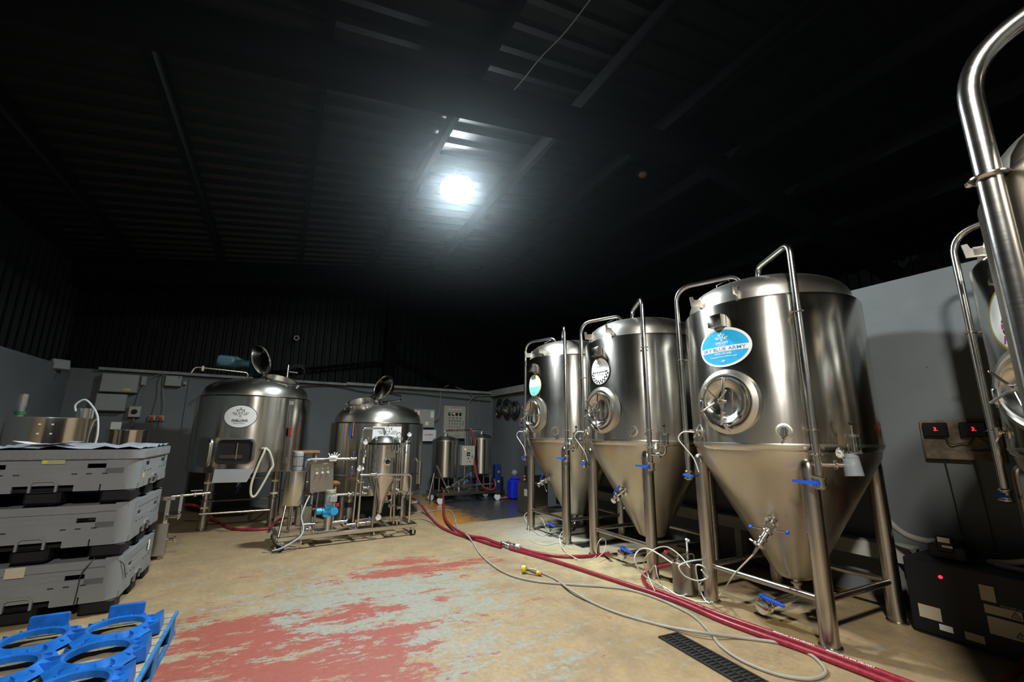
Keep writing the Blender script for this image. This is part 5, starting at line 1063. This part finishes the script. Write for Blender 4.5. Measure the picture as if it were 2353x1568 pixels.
# ------------------------------------------------------------------ crate stack
SC = V((-3.20, 3.90, 0)); W_ = 1.16
ctr = SC-rv_*(W_/2)-ru*(W_/2)
def crate():
    """folded pallet box: local x = +u (toward the camera, front face), local y = +v"""
    t_ = thing('folding_crate', '', 'crate', (0, 0, 0)); h = W_/2
    # black pallet base with blocks and entry gaps
    mb = MB(); n_ = 3
    for ix in range(3):
        for iy in range(3): mb.box(((ix-1)*(h-.11), (iy-1)*(h-.12), .055), (.20, .22, .11), None, .02)
    for iy in range(3): mb.box((0, (iy-1)*(h-.12), .014), (W_-.06, .13, .028))
    mb.box((0, 0, .115), (W_-.08, W_-.08, .03)); mb.build('pallet_base', BLACKP, t_, label='black base')
    # walls folded flat: rounded outer shell in side panels
    for k_ in range(4):
        m = rotz(90*k_); mb = MB()
        z0, z1 = .10, .425; w2 = h-.10
        # panel split into beam, posts and lower band so that the slots are real openings
        f = h-.012
        mb.box((f, 0, .385), (.024, 2*w2, .06), m); mb.box((f-.004, 0, .335), (.018, 2*w2, .038), m)
        mb.box((f, -w2*.0, .215), (.024, 2*w2, .13), m)
        mb.box((f-.002, 0, .30), (.020, 2*w2*.50, .04), m)
        for s in (-1, 1): mb.box((f, s*(w2-.06), .30), (.024, .12, .13), m)
        mb.box((f, s*.0+.26, .125), (.024, .16, .05), m); mb.box((f, -.26, .125), (.024, .16, .05), m)
        for s in (-1, 1): mb.box((f, s*(w2-.05), .125), (.024, .16, .05), m)
        mb.build('side_panel', GREY, t_)
        mb = MB()
        for yy in (-.36, -.26, -.17, .17, .26, .36): mb.box((f+.0125, yy, .236), (.002, .035, .008), m)
        mb.build('latch_slots', DARKPIT, t_)['kind'] = 'stuff'  # dark strips painted as the shade in the slots
        mb = MB(); ringpoly(mb, [(-.085, .10), (.085, .10), (.085, .17), (.06, .195), (-.06, .195), (-.085, .17)], [(-.07, .10), (.07, .10), (.07, .165), (.052, .18), (-.052, .18), (-.07, .165)], -.002, .022, m @ Matrix.Translation((f, 0, 0)) @ Matrix(((0, 0, 1, 0), (1, 0, 0, 0), (0, 1, 0, 0), (0, 0, 0, 1)))); mb.build('fork_arch', GREY, t_)
        # rounded corner post
        mb = MB(); c0 = h-.11; mb.lathe([(.11, .10), (.11, .425), (.085, .425), (.085, .10)], 8, Matrix.Translation((c0*(1 if k_ in (0, 3) else -1), c0*(1 if k_ in (0, 1) else -1), 0)), a0=90*k_, a1=90*k_+90); mb.build('corner_post', GREY, t_)
    mb = MB(); mb.box((0, 0, .40), (W_-.06, W_-.06, .02)); mb.build('folded_floor', BLACKP if False else GREY, t_)
    return t_
c0 = crate(); CG = 'folded grey pallet crates in the left stack'
crates = [c0, copy_tree(c0), copy_tree(c0)]
for i, lab in enumerate(('folded grey plastic pallet crate at the bottom of the left stack, paper label on it', 'folded grey plastic pallet crate in the middle of the left stack', 'folded grey plastic pallet crate at the top of the stack, under the lid')):
    o = crates[i]
    o.location = ctr+V((0, 0, .428*i)); o.rotation_euler = (0, 0, R(ROW)); o['label'] = lab; o['group'] = CG
    x = W_/2+.002
    if i == 0:
        mb = MB(); mb.box((x, .0-.05, .375), (.003, .11, .075)); mb.build('paper_label', PAPERY, o)
        mb = MB(); mb.tube(spline([(x-.01, .40, .43), (x+.01, .37, .38), (x+.012, .34, .32), (x+.012, .335, .2), (x+.012, .33, .10)]), .004, 6); mb.tube(spline([(x-.01, .50, .43), (x-.06, .575, .36), (x-.10, .59, .28), (x-.16, .59, .22)]), .003, 6); mb.build('loose_strap', DCABLE, o)
        mb = MB(); mb.box((-.30, x, .33), (.05, .003, .09)); mb.build('paper_label', PAPER, o)
    if i == 2:
        mb = MB(); mb.box((x, .03, .335), (.004, .14, .035)); mb.build('paper_label', plain('pale_label', (.35, .36, .22), .7), o)
        mb = MB(); mb.box((x+.001, -.02, .335), (.004, .03, .025)); mb.box((.40, W_/2+.002, .20), (.035, .003, .04)); mb.build('stamp_mark', PBLACK if False else YELLOW, o)
lid = thing('crate_lid', 'grey ribbed plastic lid on top of the crate stack', 'lid', ctr+V((0, 0, 1.284)), ROW)
mb = MB(); h = W_/2+.012
pl_ = rrect(2*h, 2*h, .11, 8); mb.prism(pl_, -.075, .0); mb.build('lid_plate', GREY, lid)
mb = MB()
for k_ in range(4):
    for j in range(13): mb.box((h+.001, (j-6)*.075, -.045), (.004, .035, .05), rotz(90*k_), .001)
o = mb.build('rib_row', GREY, lid); o['kind'] = 'stuff'
film = MB(); random.seed(3); n_ = 14; vs_ = []
for i in range(n_+1):
    for j in range(n_+1):
        x, y = (i/n_-.5)*(2*h-.05), (j/n_-.5)*(2*h-.05); vs_.append((x, y, .004+random.random()**2*.035+(.02*math.exp(-((x-.3)**2+(y+.1)**2)*30))))
film.add(vs_, [(i*(n_+1)+j, (i+1)*(n_+1)+j, (i+1)*(n_+1)+j+1, i*(n_+1)+j+1) for i in range(n_) for j in range(n_)])
o = film.build('plastic_sheet', plain('crumpled_film', (.42, .47, .52), .3, var=.2)); o.location = ctr+V((0, 0, 1.284)); o.rotation_euler = (0, 0, R(ROW)); tag(o, 'crumpled pale plastic sheet lying on the crate lid', 'sheet')
mb = MB(); mb.tube(spline([(.42, -.2, 1.29), (.46, -.05, 1.30), (.44, .15, 1.31), (.40, .30, 1.32)]), .006, 6)
pp_ = thing('paper_sheet', 'curled white paper with red print on the crate lid', 'paper', ctr+V((0, 0, 1.325)), ROW); mb = MB(); n_ = 8; vs_ = []
for i in range(n_+1): x = i/n_; vs_ += [(.30, -.25+x*.36, .02*(2*x-1)**2), (.50, -.27+x*.36, .03*(2*x-1)**2)]
mb.add(vs_, [(2*i, 2*i+1, 2*i+3, 2*i+2) for i in range(n_)]); mb.build('sheet', PAPER, pp_); mb = MB(); mb.add([(p[0]*.2+.38 if k_ % 2 else p[0]*.2+.36, p[1], p[2]+.003) for k_, p in enumerate(vs_[6:12])], [(0, 1, 3, 2), (2, 3, 5, 4)]); mb.build('red_print', RED, pp_)

# ------------------------------------------------------------------ wooden pallet with blue keg trays
pal = thing('wooden_pallet', 'blue-edged wooden pallet in the bottom left corner', 'pallet', UV(1.98, -4.15, 0), ROW)
PL = 1.25
for i in range(11):
    mb = MB(); mb.box((.05+i*.115, -.5, .142), (.095, 1.0, .02), Matrix.Rotation(random.uniform(-.004, .004), 4, 'Z'), .003); mb.build('board', PALWOOD, pal)
for y in (-.05, -.5, -.95): mb = MB(); mb.box((PL/2, y, .122), (PL, .09, .02)); mb.build('stringer_board', PALWOOD, pal); mb = MB(); mb.box((PL/2, y, .01), (PL, .09, .02)); mb.build('base_board', PALWOOD, pal)
for y in (-.05, -.5, -.95):
    for x in (.07, .62, 1.18): mb = MB(); mb.box((x, y, .065), (.14, .09, .09)); mb.build('block', BLUEPAINT, pal)
mb = MB(); mb.box((PL/2, .0, .142), (PL+.02, .02, .024)); mb.build('blue_edge', BLUEPAINT, pal, label='blue painted edge'); mb = MB(); mb.box((PL/2, .0, .012), (PL+.02, .02, .024)); mb.build('blue_edge', BLUEPAINT, pal, label='blue painted edge')
for x in (.15, .62, 1.15): mb = MB(); mb.box((x, .0, .077), (.16, .018, .12)); mb.build('blue_edge', BLUEPAINT, pal)
def tray(loc, rz, nx, ny, label):
    """moulded spacer: ring of ribs round each big hole, raised lip tabs at the edge"""
    t_ = thing('keg_tray', label, 'tray', loc, rz); P_ = .385; rh = .135
    for i in range(nx):
        for j in range(ny):
            cx, cy = (i+.5)*P_, -(j+.5)*P_; m = Matrix.Translation((cx, cy, 0)); n_ = 32; mb = MB(); hs = P_/2
            sq = []
            for k_ in range(n_):
                a = 2*math.pi*k_/n_; c_, s_ = math.cos(a), math.sin(a); d = hs/max(abs(c_), abs(s_)); d = min(d, hs*1.22); sq.append((c_*d, s_*d))
            ci = [(rh*1.12*math.cos(2*math.pi*k_/n_), rh*1.12*math.sin(2*math.pi*k_/n_)) for k_ in range(n_)]
            vs_ = [(*p, .0+.012*math.sin(k_*1.7)) for k_, p in enumerate(sq)]+[(*p, .035) for p in ci]+[(p[0]*.9, p[1]*.9, .03) for p in ci]+[(p[0]*.88, p[1]*.88, .0) for p in ci]+[(*p, -.012) for p in sq]
            mb.add(vs_, [(r_*n_+k_, r_*n_+(k_+1) % n_, (r_+1)*n_+(k_+1) % n_, (r_+1)*n_+k_) for r_ in range(3) for k_ in range(n_)], m); mb.build('tray_cell', BLUETRAY, t_)
            mb = MB()
            for k_ in range(16): a = 2*math.pi*(k_+.5)/16; mb.box((rh*1.27, 0, .012), (.055, .006, .035), m @ Matrix.Rotation(a, 4, 'Z'))
            mb.build('cell_ribs', BLUETRAY, t_)['kind'] = 'stuff'
    for i in range(nx):
        cx = (i+.5)*P_; mb = MB(); mb.add([(cx-.14, -.05, .01), (cx+.12, -.05, .01), (cx+.06, .03, .035), (cx-.14, .02, .045), (cx-.14, -.05, -.01), (cx+.12, -.05, -.03), (cx+.06, .04, -.04), (cx-.14, .03, -.03)], [(0, 1, 2, 3), (7, 6, 5, 4), (0, 4, 5, 1), (1, 5, 6, 2), (2, 6, 7, 3), (3, 7, 4, 0)]); mb.build('side_lip', BLUETRAY, t_)
    for j in range(ny):
        cy = -(j+.5)*P_; mb = MB(); mb.box((-.02, cy+.0, .045), (.03, .19, .09), Matrix.Rotation(R(-4), 4, 'Y'), .006); mb.build('end_tab', BLUETRAY, t_)
    return t_
tray(UV(2.14, -4.22, .20), ROW+1.5, 3, 3, 'blue moulded plastic keg tray with round holes on the wooden pallet')
# a second thinner tray under the first
mb = MB()
lt = thing('tray_spacer', 'grey underside frame between blue keg tray and pallet', 'tray', UV(2.14, -4.24, .153), ROW+1.5)
for j in range(4): mb = MB(); mb.box((.58, -.02-j*.37, .018), (1.12, .035, .036)); mb.build('spacer_bar', BOXGREY, lt)

# scatter volume added for the glow round the lamp, imitating lens glare
t = NT('glow_scatter'); t.t.nodes.remove(t.b); vsn = t.n('ShaderNodeVolumeScatter'); vsn.inputs['Color'].default_value = (.80, .93, 1, 1); vsn.inputs['Density'].default_value = .0045; vsn.inputs['Anisotropy'].default_value = .83
t.t.links.new(vsn.outputs[0], t.t.nodes['Material Output'].inputs['Volume'])
mb = MB(); pv = [(-6.9, 3.1), (6.0, 3.1), (6.0, 4.95), (VR, 5.64), (-6.9, 4.45)]
mb.add([(u_, a, b) for u_ in (-4.4, 9.0) for a, b in pv], [(4, 3, 2, 1, 0), (5, 6, 7, 8, 9)]+[(i, (i+1) % 5, 5+(i+1) % 5, 5+i) for i in range(5)])
o = mb.build('glow_volume', t.m); fr(o); tag(o, 'added scatter volume that makes the glow round the lamp under the roof', 'glow_volume', kind='stuff')
